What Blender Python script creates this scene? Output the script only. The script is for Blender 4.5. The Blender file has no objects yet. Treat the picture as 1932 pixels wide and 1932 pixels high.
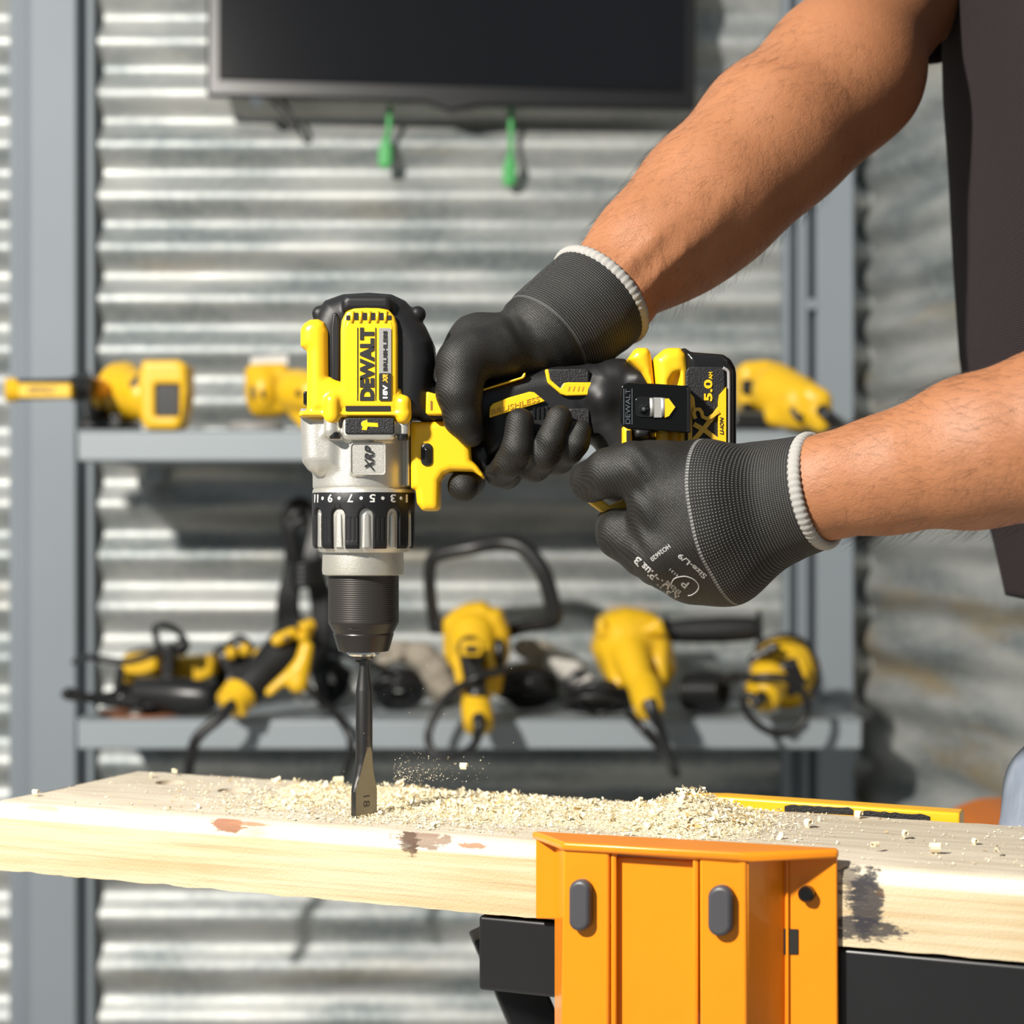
import bpy, bmesh, math, random
import numpy as np
from mathutils import Vector, Matrix
random.seed(7); rng = np.random.default_rng(7)
SC = bpy.context.scene
COL = SC.collection
# ------------------------------------------------------------------ camera, light, exposure
F = 3437.0            # focal length in pixels of the 1932 px frame
CX, HY, CZ = 966.0, 980.0, 1.08
cam = bpy.data.cameras.new('camera'); cam.lens = 36 * F / 1932; cam.sensor_width = 36
cam.shift_y = (HY - 966) / 1932
cam.dof.use_dof = True; cam.dof.focus_distance = 1.055; cam.dof.aperture_fstop = 6.3
cam.clip_start = 0.05
co = bpy.data.objects.new('camera', cam); COL.objects.link(co)
co.location = (0, 0, CZ); co.rotation_euler = (math.pi / 2, 0, 0); SC.camera = co
wd = bpy.data.worlds.new('world'); SC.world = wd; wd.use_nodes = True
bg = wd.node_tree.nodes['Background']; bg.inputs[0].default_value = (0.80, 0.90, 1.0, 1); bg.inputs[1].default_value = 0.27
def lamp(name, loc, aim, size, power, col):
    l = bpy.data.lights.new(name, 'AREA'); l.energy = power; l.size = size; l.color = col; l.shape = 'DISK'
    o = bpy.data.objects.new(name, l); COL.objects.link(o); o.location = loc
    o.rotation_euler = (Vector(aim) - Vector(loc)).to_track_quat('-Z', 'Y').to_euler(); return o
lamp('key_lamp', (-1.25, -0.15, 2.22), (0.0, 1.7, 1.1), 0.14, 118, (1.0, 0.95, 0.87))
SC.view_settings.view_transform = 'Standard'; SC.view_settings.look = 'None'
SC.view_settings.gamma = 1; SC.view_settings.use_curve_mapping = False; SC.view_settings.exposure = 0.0
# ------------------------------------------------------------------ helpers
def W(px, py, Y=1.1): return Vector(((px - CX) * Y / F, Y, CZ - (py - HY) * Y / F))
def R(px, Y=1.1): return px * Y / F
def tag(o, label=None, cat=None, group=None, kind=None):
    if label: o['label'] = label
    if cat: o['category'] = cat
    if group: o['group'] = group
    if kind: o['kind'] = kind
    return o
def thing(name, loc, label, cat, group=None):
    o = bpy.data.objects.new(name, None); COL.objects.link(o); o.location = loc; o.empty_display_size = .02
    return tag(o, label, cat, group)
def wmat(q):
    m = Matrix.Translation(q.location) @ q.rotation_euler.to_matrix().to_4x4()
    return wmat(q.parent) @ q.matrix_parent_inverse @ m if q.parent else m
def link(name, me, mat=None, parent=None, smooth=True, sharp=None):
    o = bpy.data.objects.new(name, me); COL.objects.link(o)
    if mat: me.materials.append(mat)
    if smooth and len(me.polygons):
        me.polygons.foreach_set('use_smooth', [True] * len(me.polygons))
        if sharp: me.set_sharp_from_angle(angle=math.radians(sharp))
    me.update()
    if parent is not None:
        o.parent = parent
        o.matrix_parent_inverse = wmat(parent).inverted()
    return o
def mesh(vs, fs):
    me = bpy.data.meshes.new('m'); me.from_pydata([tuple(v) for v in vs], [], fs); me.validate(); return me
def addbev(o, w, seg=3):
    b = o.modifiers.new('b', 'BEVEL'); b.width = w; b.segments = seg; b.limit_method = 'ANGLE'; b.angle_limit = math.radians(35); b.harden_normals = False
    return o
def prism(name, pts, Y0, Y1, mat, parent, bev=0, front=None, seg=3):
    """polygon given in photo pixels at depth Y0, extruded back to Y1 (orthogonal extrusion)"""
    a = [W(p[0], p[1], Y0) for p in pts]; n = len(a)
    b = [Vector((v.x, Y1, v.z)) for v in a]
    bm = bmesh.new()
    va = [bm.verts.new(v) for v in a]; vb = [bm.verts.new(v) for v in b]
    bm.faces.new(va); bm.faces.new(vb[::-1])
    for i in range(n): bm.faces.new((va[i], vb[i], vb[(i + 1) % n], va[(i + 1) % n]))
    bmesh.ops.recalc_face_normals(bm, faces=bm.faces)
    me = bpy.data.meshes.new(name); bm.to_mesh(me); bm.free()
    o = link(name, me, mat, parent, True, 40)
    if bev: addbev(o, bev, seg)
    return o
def rrect(x0, y0, x1, y1, r=4, n=4):
    out = []
    for cx, cy, a0 in ((x1 - r, y0 + r, -90), (x1 - r, y1 - r, 0), (x0 + r, y1 - r, 90), (x0 + r, y0 + r, 180)):
        for i in range(n + 1):
            a = math.radians(a0 + 90 * i / n); out.append((cx + r * math.cos(a), cy + r * math.sin(a)))
    return out
def boxm(name, lo, hi, mat, parent=None, bev=0.0, seg=2):
    x0, y0, z0 = lo; x1, y1, z1 = hi
    vs = [(x, y, z) for x in (x0, x1) for y in (y0, y1) for z in (z0, z1)]
    fs = [(0, 1, 3, 2), (4, 6, 7, 5), (0, 4, 5, 1), (2, 3, 7, 6), (0, 2, 6, 4), (1, 5, 7, 3)]
    o = link(name, mesh(vs, fs), mat, parent, True, 40)
    if bev: addbev(o, bev, seg)
    return o
def basis(d):
    d = d.normalized(); u = Vector((0, 0, 1)) if abs(d.z) < .9 else Vector((0, 1, 0))
    s = d.cross(u).normalized(); return s, d.cross(s).normalized()
def ringsmesh(rings, cap=True, close=False):
    n = len(rings[0]); vs = [v for r in rings for v in r]; fs = []
    m = len(rings)
    for i in range(m if close else m - 1):
        j = (i + 1) % m
        for k in range(n):
            l = (k + 1) % n; fs.append((i * n + k, i * n + l, j * n + l, j * n + k))
    if cap and not close: fs.append(tuple(range(n))[::-1]); fs.append(tuple((m - 1) * n + k for k in range(n)))
    me = mesh(vs, fs)
    bm = bmesh.new(); bm.from_mesh(me); bmesh.ops.recalc_face_normals(bm, faces=bm.faces); bm.to_mesh(me); bm.free()
    return me
def lathe(name, p0, p1, prof, mat, parent, n=64, sharp=35):
    """prof: list of (t, radius) with t along p0->p1 (0..1)"""
    p0 = Vector(p0); p1 = Vector(p1); d = p1 - p0; s, t = basis(d)
    rings = [[p0 + d * a + (s * math.cos(2 * math.pi * k / n) + t * math.sin(2 * math.pi * k / n)) * max(r, 1e-5) for k in range(n)] for a, r in prof]
    return link(name, ringsmesh(rings), mat, parent, True, sharp)
def spline(P, sub=8, close=False):
    P = [Vector(p) for p in P]; n = len(P); out = []
    rng_ = range(n if close else n - 1)
    for i in rng_:
        a = P[(i - 1) % n] if (close or i > 0) else P[i] * 2 - P[i + 1]
        b = P[i]; c = P[(i + 1) % n]
        d = P[(i + 2) % n] if (close or i < n - 2) else P[i + 1] * 2 - P[i]
        for k in range(sub):
            t = k / sub
            out.append(.5 * ((2 * b) + (c - a) * t + (2 * a - 5 * b + 4 * c - d) * t * t + (3 * b - a - 3 * c + d) * t ** 3))
    if not close: out.append(P[-1])
    return out
def tubemesh(P, r, n=10, close=False, flat=1.0, up=None):
    rr = r if isinstance(r, (list, tuple)) else [r] * len(P)
    rings = []; ps = None
    m = len(P)
    for i in range(m):
        if close: d = P[(i + 1) % m] - P[(i - 1) % m]
        else: d = P[min(i + 1, m - 1)] - P[max(i - 1, 0)]
        if d.length < 1e-9: d = Vector((0, 0, 1))
        d.normalize()
        if ps is None:
            s, t = basis(d)
        else:
            s = (ps - d * ps.dot(d))
            s = s.normalized() if s.length > 1e-6 else basis(d)[0]
            t = d.cross(s).normalized()
        ps = s
        rings.append([P[i] + (s * math.cos(2 * math.pi * k / n) + t * flat * math.sin(2 * math.pi * k / n)) * rr[i] for k in range(n)])
    return ringsmesh(rings, True, close)
def tube(name, pts, r, mat, parent, sub=8, n=10, close=False, flat=1.0):
    P = spline(pts, sub, close)
    if isinstance(r, (list, tuple)):
        rr = []
        for i in range(len(P)):
            q = i / sub; a = min(int(q), len(r) - 1); b = min(a + 1, len(r) - 1); rr.append(r[a] + (r[b] - r[a]) * (q - a))
        r = rr
    return link(name, tubemesh(P, r, n, close, flat), mat, parent, True)
def joinmesh(mes):
    bm = bmesh.new()
    for m in mes: bm.from_mesh(m)
    me = bpy.data.meshes.new('m'); bm.to_mesh(me); bm.free(); return me
# ---- distance-field modelling: primitives blended on a grid, skinned with surface nets
def cap(a, b, ra, rb, k=.004):
    a = np.array(a, float); b = np.array(b, float)
    lo = np.minimum(a - ra, b - rb); hi = np.maximum(a + ra, b + rb)
    def f(X, Y, Z):
        d = b - a; L2 = max((d * d).sum(), 1e-12)
        t = np.clip(((X - a[0]) * d[0] + (Y - a[1]) * d[1] + (Z - a[2]) * d[2]) / L2, 0, 1)
        q = np.sqrt((X - a[0] - d[0] * t) ** 2 + (Y - a[1] - d[1] * t) ** 2 + (Z - a[2] - d[2] * t) ** 2)
        return q - (ra + (rb - ra) * t)
    return ('+', lo, hi, f, k)
def ell(c, rad, k=.004, rot=None, op='+'):
    c = np.array(c, float); r = np.array(rad, float); M = np.array((rot or Matrix.Identity(3)).transposed())
    m = r.max(); lo = c - m; hi = c + m
    def f(X, Y, Z):
        x, y, z = X - c[0], Y - c[1], Z - c[2]
        a = M[0][0] * x + M[0][1] * y + M[0][2] * z; b = M[1][0] * x + M[1][1] * y + M[1][2] * z; e = M[2][0] * x + M[2][1] * y + M[2][2] * z
        k0 = np.sqrt((a / r[0]) ** 2 + (b / r[1]) ** 2 + (e / r[2]) ** 2) + 1e-9
        k1 = np.sqrt((a / r[0] ** 2) ** 2 + (b / r[1] ** 2) ** 2 + (e / r[2] ** 2) ** 2) + 1e-9
        return k0 * (k0 - 1) / k1
    return (op, lo, hi, f, k)
def poly(pts, Yc, h, rd, k=.003, Yr=None, op='+'):
    """outline in photo pixels read at depth Yr, thickness 2h about Yc, edges rounded by rd"""
    P = np.array([[W(p[0], p[1], Yr or Yc).x, W(p[0], p[1], Yr or Yc).z] for p in pts])
    lo = np.array([P[:, 0].min(), Yc - h, P[:, 1].min()]); hi = np.array([P[:, 0].max(), Yc + h, P[:, 1].max()])
    def f(X, Y, Z):
        x = X.reshape(-1, 1); z = Z.reshape(1, -1)
        d = np.full((x.size, z.size), 1e9); s = np.ones_like(d); n = len(P)
        for i in range(n):
            a = P[i]; b = P[i - 1]; ex, ez = b - a
            wx = x - a[0]; wz = z - a[1]
            t = np.clip((wx * ex + wz * ez) / max(ex * ex + ez * ez, 1e-12), 0, 1)
            d = np.minimum(d, (wx - ex * t) ** 2 + (wz - ez * t) ** 2)
            c1 = z >= a[1]; c2 = z < b[1]; c3 = (ex * wz > ez * wx)
            fl = (c1 & c2 & c3) | (~c1 & ~c2 & ~c3)
            s = np.where(fl, -s, s)
        d2 = (s * np.sqrt(d))[:, None, :]
        dy = np.abs(Y - Yc) - h
        a = d2 + rd; b = dy + rd
        return np.minimum(np.maximum(a, b), 0) + np.sqrt(np.maximum(a, 0) ** 2 + np.maximum(b, 0) ** 2) - rd
    return (op, lo, hi, f, k)
def cyl(a, b, r, rd=.002, k=.003, op='+'):
    a = np.array(a, float); b = np.array(b, float); L = np.linalg.norm(b - a); d = (b - a) / L
    lo = np.minimum(a, b) - r; hi = np.maximum(a, b) + r
    def f(X, Y, Z):
        t = (X - a[0]) * d[0] + (Y - a[1]) * d[1] + (Z - a[2]) * d[2]
        q = np.sqrt(np.maximum((X - a[0]) ** 2 + (Y - a[1]) ** 2 + (Z - a[2]) ** 2 - t * t, 0)) - r + rd
        e = np.abs(t - L / 2) - L / 2 + rd
        return np.minimum(np.maximum(q, e), 0) + np.sqrt(np.maximum(q, 0) ** 2 + np.maximum(e, 0) ** 2) - rd
    return (op, lo, hi, f, k)
def halfspace(p, n, k=.0005):
    p = np.array(p, float); n = np.array(n, float); n /= np.linalg.norm(n)
    return ('cut', None, None, lambda X, Y, Z: (X - p[0]) * n[0] + (Y - p[1]) * n[1] + (Z - p[2]) * n[2], k)
def smin(a, b, k):
    h = np.clip(.5 + .5 * (b - a) / k, 0, 1); return b + (a - b) * h - k * h * (1 - h)
def sdf(name, prims, cell, mat, parent=None, smooth=1, fn=None):
    pos = [p for p in prims if p[0] == '+']
    lo = np.min([p[1] for p in pos], 0) - 4 * cell; hi = np.max([p[2] for p in pos], 0) + 4 * cell
    n = np.ceil((hi - lo) / cell).astype(int) + 1
    ax = [lo[i] + np.arange(n[i]) * cell for i in range(3)]
    f = np.full(n, .05, dtype=np.float32)
    for op, l, h, fun, k in prims:
        if op == 'cut': sl = [slice(0, n[i]) for i in range(3)]
        else:
            mg = k + 3 * cell
            sl = [slice(max(0, int((l[i] - mg - lo[i]) / cell)), max(1, min(n[i], int((h[i] + mg - lo[i]) / cell) + 2))) for i in range(3)]
        X = ax[0][sl[0]][:, None, None]; Y = ax[1][sl[1]][None, :, None]; Z = ax[2][sl[2]][None, None, :]
        d = fun(X, Y, Z).astype(np.float32); g = f[sl[0], sl[1], sl[2]]
        f[sl[0], sl[1], sl[2]] = smin(g, d, k) if op == '+' else -smin(-g, d if op == '-' else -d, k)
    if fn is not None: f = f + fn(*[a.reshape([-1 if j == i else 1 for j in range(3)]) for i, a in enumerate(ax)]).astype(np.float32)
    s = f < 0
    c8 = [s[i:n[0] - 1 + i, j:n[1] - 1 + j, k:n[2] - 1 + k] for i in (0, 1) for j in (0, 1) for k in (0, 1)]
    cnt = sum(c.astype(np.int8) for c in c8); mixed = (cnt > 0) & (cnt < 8)
    ci = np.argwhere(mixed); acc = np.zeros((len(ci), 3)); num = np.zeros(len(ci))
    for a in range(8):
        A = np.array([(a >> 2) & 1, (a >> 1) & 1, a & 1])
        for i in range(3):
            if A[i]: continue
            B = A.copy(); B[i] = 1
            fa = f[ci[:, 0] + A[0], ci[:, 1] + A[1], ci[:, 2] + A[2]]; fb = f[ci[:, 0] + B[0], ci[:, 1] + B[1], ci[:, 2] + B[2]]
            m = (fa < 0) != (fb < 0); den = fa - fb; t = np.where(m, fa / np.where(np.abs(den) < 1e-12, 1, den), 0)
            acc += m[:, None] * (A + (B - A) * t[:, None]); num += m
    V = (ci + acc / num[:, None]) * cell + lo
    vid = np.full(mixed.shape, -1, np.int32); vid[mixed] = np.arange(len(ci))
    Fs = []
    for axn in range(3):
        sh = [slice(None)] * 3; s0 = list(sh); s1 = list(sh); s0[axn] = slice(0, -1); s1[axn] = slice(1, None)
        ch = s[tuple(s0)] != s[tuple(s1)]
        e = np.argwhere(ch); u, v = [(1, 2), (2, 0), (0, 1)][axn]
        e = e[(e[:, u] > 0) & (e[:, v] > 0) & (e[:, u] < n[u] - 1) & (e[:, v] < n[v] - 1)]
        q = []
        for du, dv in ((-1, -1), (0, -1), (0, 0), (-1, 0)):
            w = e.copy(); w[:, u] += du; w[:, v] += dv; q.append(vid[w[:, 0], w[:, 1], w[:, 2]])
        q = np.stack(q, 1); ins = s[e[:, 0], e[:, 1], e[:, 2]]
        q[~ins] = q[~ins][:, ::-1]; Fs.append(q)
    Q = np.concatenate(Fs); Q = Q[(Q >= 0).all(1)]
    for _ in range(smooth):   # light relaxation
        S = np.zeros_like(V); N = np.zeros(len(V))
        for i in range(4):
            np.add.at(S, Q[:, i], V[Q[:, (i + 1) % 4]] + V[Q[:, i - 1]]); np.add.at(N, Q[:, i], 2)
        V = V * .5 + .5 * S / np.maximum(N, 1)[:, None]
    me = bpy.data.meshes.new(name)
    me.vertices.add(len(V)); me.vertices.foreach_set('co', V.astype(np.float32).ravel())
    me.loops.add(len(Q) * 4); me.loops.foreach_set('vertex_index', Q.astype(np.int32).ravel())
    me.polygons.add(len(Q)); me.polygons.foreach_set('loop_start', np.arange(0, len(Q) * 4, 4, dtype=np.int32))
    me.update(calc_edges=True)
    o = link(name, me, mat, parent, True)
    return o, V, Q
def P3(px, py, Y): return tuple(W(px, py, Y))
def chain(pts, k=.004):
    """pts: (px,py,Y,r_px) -> round cones"""
    return [cap(P3(*a[:3]), P3(*b[:3]), R(a[3], a[2]), R(b[3], b[2]), k) for a, b in zip(pts, pts[1:])]
# ---- lettering
def text(name, s, mat, parent, fit, shear=0, bold=.02, ext=.0004, fn=None, sp=1.0):
    """fit(s,t,h): s,t in 0..1 over the lettering's box, h = height off the surface"""
    cu = bpy.data.curves.new('t', 'FONT'); cu.body = s; cu.size = 1; cu.offset = bold; cu.shear = shear; cu.space_character = sp
    cu.extrude = 0.5; cu.resolution_u = 3
    o = bpy.data.objects.new('t', cu); COL.objects.link(o)
    dg = bpy.context.evaluated_depsgraph_get()
    me = bpy.data.meshes.new_from_object(o.evaluated_get(dg)); bpy.data.objects.remove(o); bpy.data.curves.remove(cu)
    n = len(me.vertices); v = np.empty(n * 3, np.float32); me.vertices.foreach_get('co', v); v = v.reshape(-1, 3)
    lo = v.min(0); hi = v.max(0)
    out = [fit((a[0] - lo[0]) / (hi[0] - lo[0]), (a[1] - lo[1]) / (hi[1] - lo[1]), ext if a[2] > 0 else -ext * .5) for a in v]
    me.vertices.foreach_set('co', np.array([tuple(p) for p in out], np.float32).ravel())
    me.materials.clear()
    bm = bmesh.new(); bm.from_mesh(me); bmesh.ops.recalc_face_normals(bm, faces=bm.faces); bm.to_mesh(me); bm.free()
    return link(name, me, mat, parent, False)
def flat(x0, y0, x1, y1, Y, rot=0):
    """lettering box in photo pixels on the plane at depth Y; rot 90 = reads upward, 180 = upside down"""
    def f(s, t, h):
        if rot == 90: px, py = x0 + (x1 - x0) * (1 - t), y1 + (y0 - y1) * s
        elif rot == 180: px, py = x1 + (x0 - x1) * s, y0 + (y1 - y0) * t
        else: px, py = x0 + (x1 - x0) * s, y1 + (y0 - y1) * t
        if rot == 90: px = x0 + (x1 - x0) * (1 - t)
        return W(px, py, Y) + Vector((0, -h, 0))
    return f
# ------------------------------------------------------------------ materials
def nd(nt, t, **kw):
    n = nt.nodes.new(t)
    for k, v in kw.items():
        if k.startswith('i_'): n.inputs[k[2:].replace('_', ' ')].default_value = v
        else: setattr(n, k, v)
    return n
def M(name, col, rough=.5, metal=0., bump=None, coat=0., var=None, sss=0., spec=.5, sheen=0., aniso=0):
    m = bpy.data.materials.new(name); m.use_nodes = True; nt = m.node_tree; b = nt.nodes['Principled BSDF']
    b.inputs['Base Color'].default_value = (*col, 1); b.inputs['Roughness'].default_value = rough; b.inputs['Metallic'].default_value = metal
    b.inputs['Coat Weight'].default_value = coat; b.inputs['Specular IOR Level'].default_value = spec
    if sheen: b.inputs['Sheen Weight'].default_value = sheen; b.inputs['Sheen Roughness'].default_value = .4
    if sss:
        b.inputs['Subsurface Weight'].default_value = sss; b.inputs['Subsurface Radius'].default_value = (1, .35, .2); b.inputs['Subsurface Scale'].default_value = .006
    tc = nd(nt, 'ShaderNodeTexCoord')
    if var is None: var = (12, .12)
    no = nd(nt, 'ShaderNodeTexNoise', i_Scale=var[0], i_Detail=4.0); nt.links.new(tc.outputs['Object'], no.inputs['Vector'])
    mx = nd(nt, 'ShaderNodeMix', data_type='RGBA'); mx.inputs[6].default_value = (*[c * (1 - var[1]) for c in col], 1); mx.inputs[7].default_value = (*[min(1, c * (1 + var[1])) for c in col], 1)
    nt.links.new(no.outputs['Fac'], mx.inputs[0]); nt.links.new(mx.outputs[2], b.inputs['Base Color'])
    if bump:
        n2 = nd(nt, 'ShaderNodeTexNoise', i_Scale=bump[0], i_Detail=3.0); nt.links.new(tc.outputs['Object'], n2.inputs['Vector'])
        bp = nd(nt, 'ShaderNodeBump', i_Strength=bump[1], i_Distance=bump[2] if len(bump) > 2 else .001)
        nt.links.new(n2.outputs['Fac'], bp.inputs['Height']); nt.links.new(bp.outputs[0], b.inputs['Normal'])
    return m
YEL = M('yellow_plastic', (.86, .50, .012), .33, bump=(2500, .12, .0002), var=(15, .04))
YELB = M('yellow_tool_plastic', (.74, .44, .012), .38, var=(15, .10))
BLK = M('black_rubber', (.010, .010, .011), .42, bump=(3000, .35, .0003), spec=.35)
BLKT = M('textured_black_rubber', (.014, .014, .015), .5, bump=(900, .9, .0006), spec=.35)
BLKG = M('gloss_black_plastic', (.008, .008, .008), .18)
BLKM = M('black_plastic', (.012, .012, .013), .35, var=(20, .2))
CORD = M('black_cord_rubber', (.010, .010, .011), .4)
SIL = M('cast_silver', (.66, .64, .58), .34, .72, bump=(2200, .5, .0003), var=(900, .08))
SILR = M('silver_ring_metal', (.66, .63, .55), .36, .72, bump=(1800, .6, .0003), var=(1200, .1))
CHUCK = M('dark_chuck_metal', (.06, .055, .052), .32, .8)
STEEL = M('bit_steel', (.115, .11, .105), .36, 1.0, var=(40, .1))
STEELB = M('blade_steel', (.22, .20, .165), .34, .9, var=(60, .15))
CHROME = M('chrome', (.75, .74, .70), .12, 1.0)
LABK = M('black_print', (.012, .012, .012), .5)
LAGR = M('grey_label', (.27, .265, .26), .45)
WHT = M('white_print', (.62, .62, .60), .5)
PAINT = M('grey_paint', (.235, .265, .295), .55, bump=(60, .15, .0006), var=(5, .07), spec=.2)
SHELFP = M('shelf_grey_paint', (.27, .305, .33), .42, bump=(150, .1, .0005), var=(5, .06))
ORA = M('orange_paint', (.80, .245, .006), .3, bump=(70, .25, .001), coat=.25, var=(9, .05))
PAD = M('grey_rubber_pad', (.055, .055, .06), .45)
GREEN = M('green_tag', (.04, .32, .075), .45)
TVM = M('black_bezel', (.006, .006, .007), .3)
SCREEN = M('dark_screen', (.004, .004, .005), .12)
DARK = M('dark_void', (.01, .008, .006), .8)
RAG = M('worn_leather', (.34, .30, .24), .85, bump=(120, .8, .003), var=(30, .35))
RAGW = M('white_cloth', (.62, .60, .56), .85, bump=(120, .5, .003))
HAIRM = M('dark_hair', (.02, .013, .008), .5)
HEM = None
def custom(name):
    m = bpy.data.materials.new(name); m.use_nodes = True; nt = m.node_tree; return m, nt, nt.nodes['Principled BSDF']
def math_(nt, op, a, b=None, c=None):
    n = nt.nodes.new('ShaderNodeMath'); n.operation = op
    for i, x in enumerate((a, b, c)):
        if x is None: continue
        if isinstance(x, (int, float)): n.inputs[i].default_value = x
        else: nt.links.new(x, n.inputs[i])
    return n.outputs[0]
def mixc(nt, f, a, b):
    n = nt.nodes.new('ShaderNodeMix'); n.data_type = 'RGBA'
    if isinstance(f, (int, float)): n.inputs[0].default_value = f
    else: nt.links.new(f, n.inputs[0])
    for i, x in ((6, a), (7, b)):
        if isinstance(x, tuple): n.inputs[i].default_value = (*x, 1)
        else: nt.links.new(x, n.inputs[i])
    return n.outputs[2]
def noise(nt, vec, scale, detail=3, sc=None, rough=.5):
    if sc:
        mp = nt.nodes.new('ShaderNodeMapping'); mp.inputs['Scale'].default_value = sc; nt.links.new(vec, mp.inputs['Vector']); vec = mp.outputs[0]
    n = nd(nt, 'ShaderNodeTexNoise', i_Scale=scale, i_Detail=float(detail), i_Roughness=rough); nt.links.new(vec, n.inputs['Vector']); return n.outputs['Fac']
def ramp(nt, x, lo, hi): # smooth 0..1
    n = nt.nodes.new('ShaderNodeMapRange'); n.interpolation_type = 'SMOOTHSTEP'; n.inputs['From Min'].default_value = lo; n.inputs['From Max'].default_value = hi
    nt.links.new(x, n.inputs['Value']); return n.outputs[0]
def bump(nt, b, h, strength, dist):
    n = nd(nt, 'ShaderNodeBump', i_Strength=strength, i_Distance=dist); nt.links.new(h, n.inputs['Height']); nt.links.new(n.outputs[0], b.inputs['Normal']); return n
def galvanised(name, warm):
    m, nt, b = custom(name); tc = nd(nt, 'ShaderNodeTexCoord').outputs['Object']
    g = noise(nt, tc, 5, 5, (1, 1, 4)); sp = noise(nt, tc, 90, 2)
    c = mixc(nt, ramp(nt, g, .3, .7), (.21, .24, .25), (.48, .49, .475))
    c = mixc(nt, math_(nt, 'MULTIPLY', ramp(nt, sp, .4, .7), .25), c, (.62, .62, .58))
    st = ramp(nt, noise(nt, tc, 3.2, 4, (1, 1, 5)), .60 - warm * .12, .80 - warm * .1)
    c = mixc(nt, math_(nt, 'MULTIPLY', st, .4 + .4 * warm), c, (.36, .26, .12))
    nt.links.new(c, b.inputs['Base Color']); b.inputs['Metallic'].default_value = .5
    r = math_(nt, 'MULTIPLY_ADD', noise(nt, tc, 14, 3, (1, 1, 3)), .2, .40); nt.links.new(r, b.inputs['Roughness'])
    bump(nt, b, noise(nt, tc, 25, 3, (1, 1, 2)), .25, .002)
    return m
GALV = galvanised('galvanised_sheet', 0.0); GALVR = galvanised('galvanised_sheet_stained', .7)
def concrete():
    m, nt, b = custom('concrete_floor'); tc = nd(nt, 'ShaderNodeTexCoord').outputs['Object']
    nt.links.new(mixc(nt, noise(nt, tc, 2.5, 6), (.34, .33, .31), (.50, .49, .46)), b.inputs['Base Color']); b.inputs['Roughness'].default_value = .85
    bump(nt, b, noise(nt, tc, 60, 4), .3, .003); return m
CONC = concrete()
# ------------------------------------------------------------------ setting: corrugated walls, floor, columns
YW = 2.46
def corrugated(name, o, d, length, z0, z1, nrm, mat, pitch=.0695, amp=.0085, ph=0.0):
    o = Vector(o); d = Vector(d).normalized(); nrm = Vector(nrm).normalized()
    n = int((z1 - z0) / pitch * 16); zs = [z0 + (z1 - z0) * i / n for i in range(n + 1)]; xs = [0, length * .33, length * .67, length]
    vs = []; th = .0012
    for side in (0, 1):
        for z in zs:
            a = amp * math.sin(2 * math.pi * (z - ph) / pitch)
            for x in xs: vs.append(o + d * x + nrm * (a + th * side) + Vector((0, 0, z)))
    fs = []; k = len(xs); m = len(zs) * k
    for i in range(n):
        for j in range(k - 1):
            a = i * k + j; fs.append((a, a + 1, a + 1 + k, a + k)); fs.append((m + a, m + a + k, m + a + 1 + k, m + a + 1))
    fs.append
    me = mesh(vs, fs); ob = link(name, me, mat, None, True); tag(ob, kind='structure'); return ob
corrugated('wall_back', (-1.6, YW, 0), (1, 0, 0), 2.1, 0, 2.45, (0, 1, 0), GALV, ph=.0041)
RW0 = Vector((.473, YW + .01, 0)); RWD = Vector((.293, -1, 0)).normalized()
corrugated('wall_right', RW0, RWD, 2.3, 0, 2.45, (RWD.y * -1, RWD.x, 0), GALVR, ph=.03)
def slab(name, pts, z0, z1, mat):
    n = len(pts); vs = [(x, y, z0) for x, y in pts] + [(x, y, z1) for x, y in pts]
    fs = [tuple(range(n))[::-1], tuple(range(n, 2 * n))] + [(i, (i + 1) % n, n + (i + 1) % n, n + i) for i in range(n)]
    return tag(link(name, mesh(vs, fs), mat, None, False), kind='structure')
slab('floor', [(-5, -4), (5, -4), (5, 5), (-5, 5)], -.05, 0, CONC)
# left steel column: a lipped channel (trim_1) with a narrower flange strip behind it
def zpx(Y, py): return CZ - (py - HY) * Y / F
def xpx(Y, px): return (px - CX) * Y / F
def column(name, prof, mat):
    """prof: (px, Y) front outline left to right; closed back at Y=YW-.01"""
    pts = [(xpx(Y, px), Y) for px, Y in prof]
    back = [(pts[-1][0], YW - .002), (pts[0][0], YW - .002)]
    P = pts + back; n = len(P)
    vs = [(x, y, 0) for x, y in P] + [(x, y, 2.45) for x, y in P]
    fs = [tuple(range(n))[::-1], tuple(range(n, 2 * n))] + [(i, (i + 1) % n, n + (i + 1) % n, n + i) for i in range(n)]
    me = mesh(vs, fs); bm = bmesh.new(); bm.from_mesh(me); bmesh.ops.recalc_face_normals(bm, faces=bm.faces); bm.to_mesh(me); bm.free()
    o = link(name, me, mat, None, True, 30); addbev(o, .0025, 3); tag(o, kind='structure'); return o
column('trim_1', [(17, 2.435), (24, 2.428), (46, 2.434), (50, 2.415), (58, 2.405), (143, 2.405)], PAINT)
column('trim_2', [(151, 2.437), (176, 2.437)], PAINT)
column('trim_3', [(1476, 2.435), (1484, 2.41), (1490, 2.41), (1496, 2.43), (1510, 2.43), (1516, 2.41), (1524, 2.41), (1530, 2.43), (1536, 2.43), (1542, 2.405), (1611, 2.405)], PAINT)
bolt = lathe('bolt', W(1533, 575, 2.432), W(1533, 575, 2.405), [(0, .009), (.8, .009), (1, .006)], PAINT, bpy.data.objects['trim_3'], 16)
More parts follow.
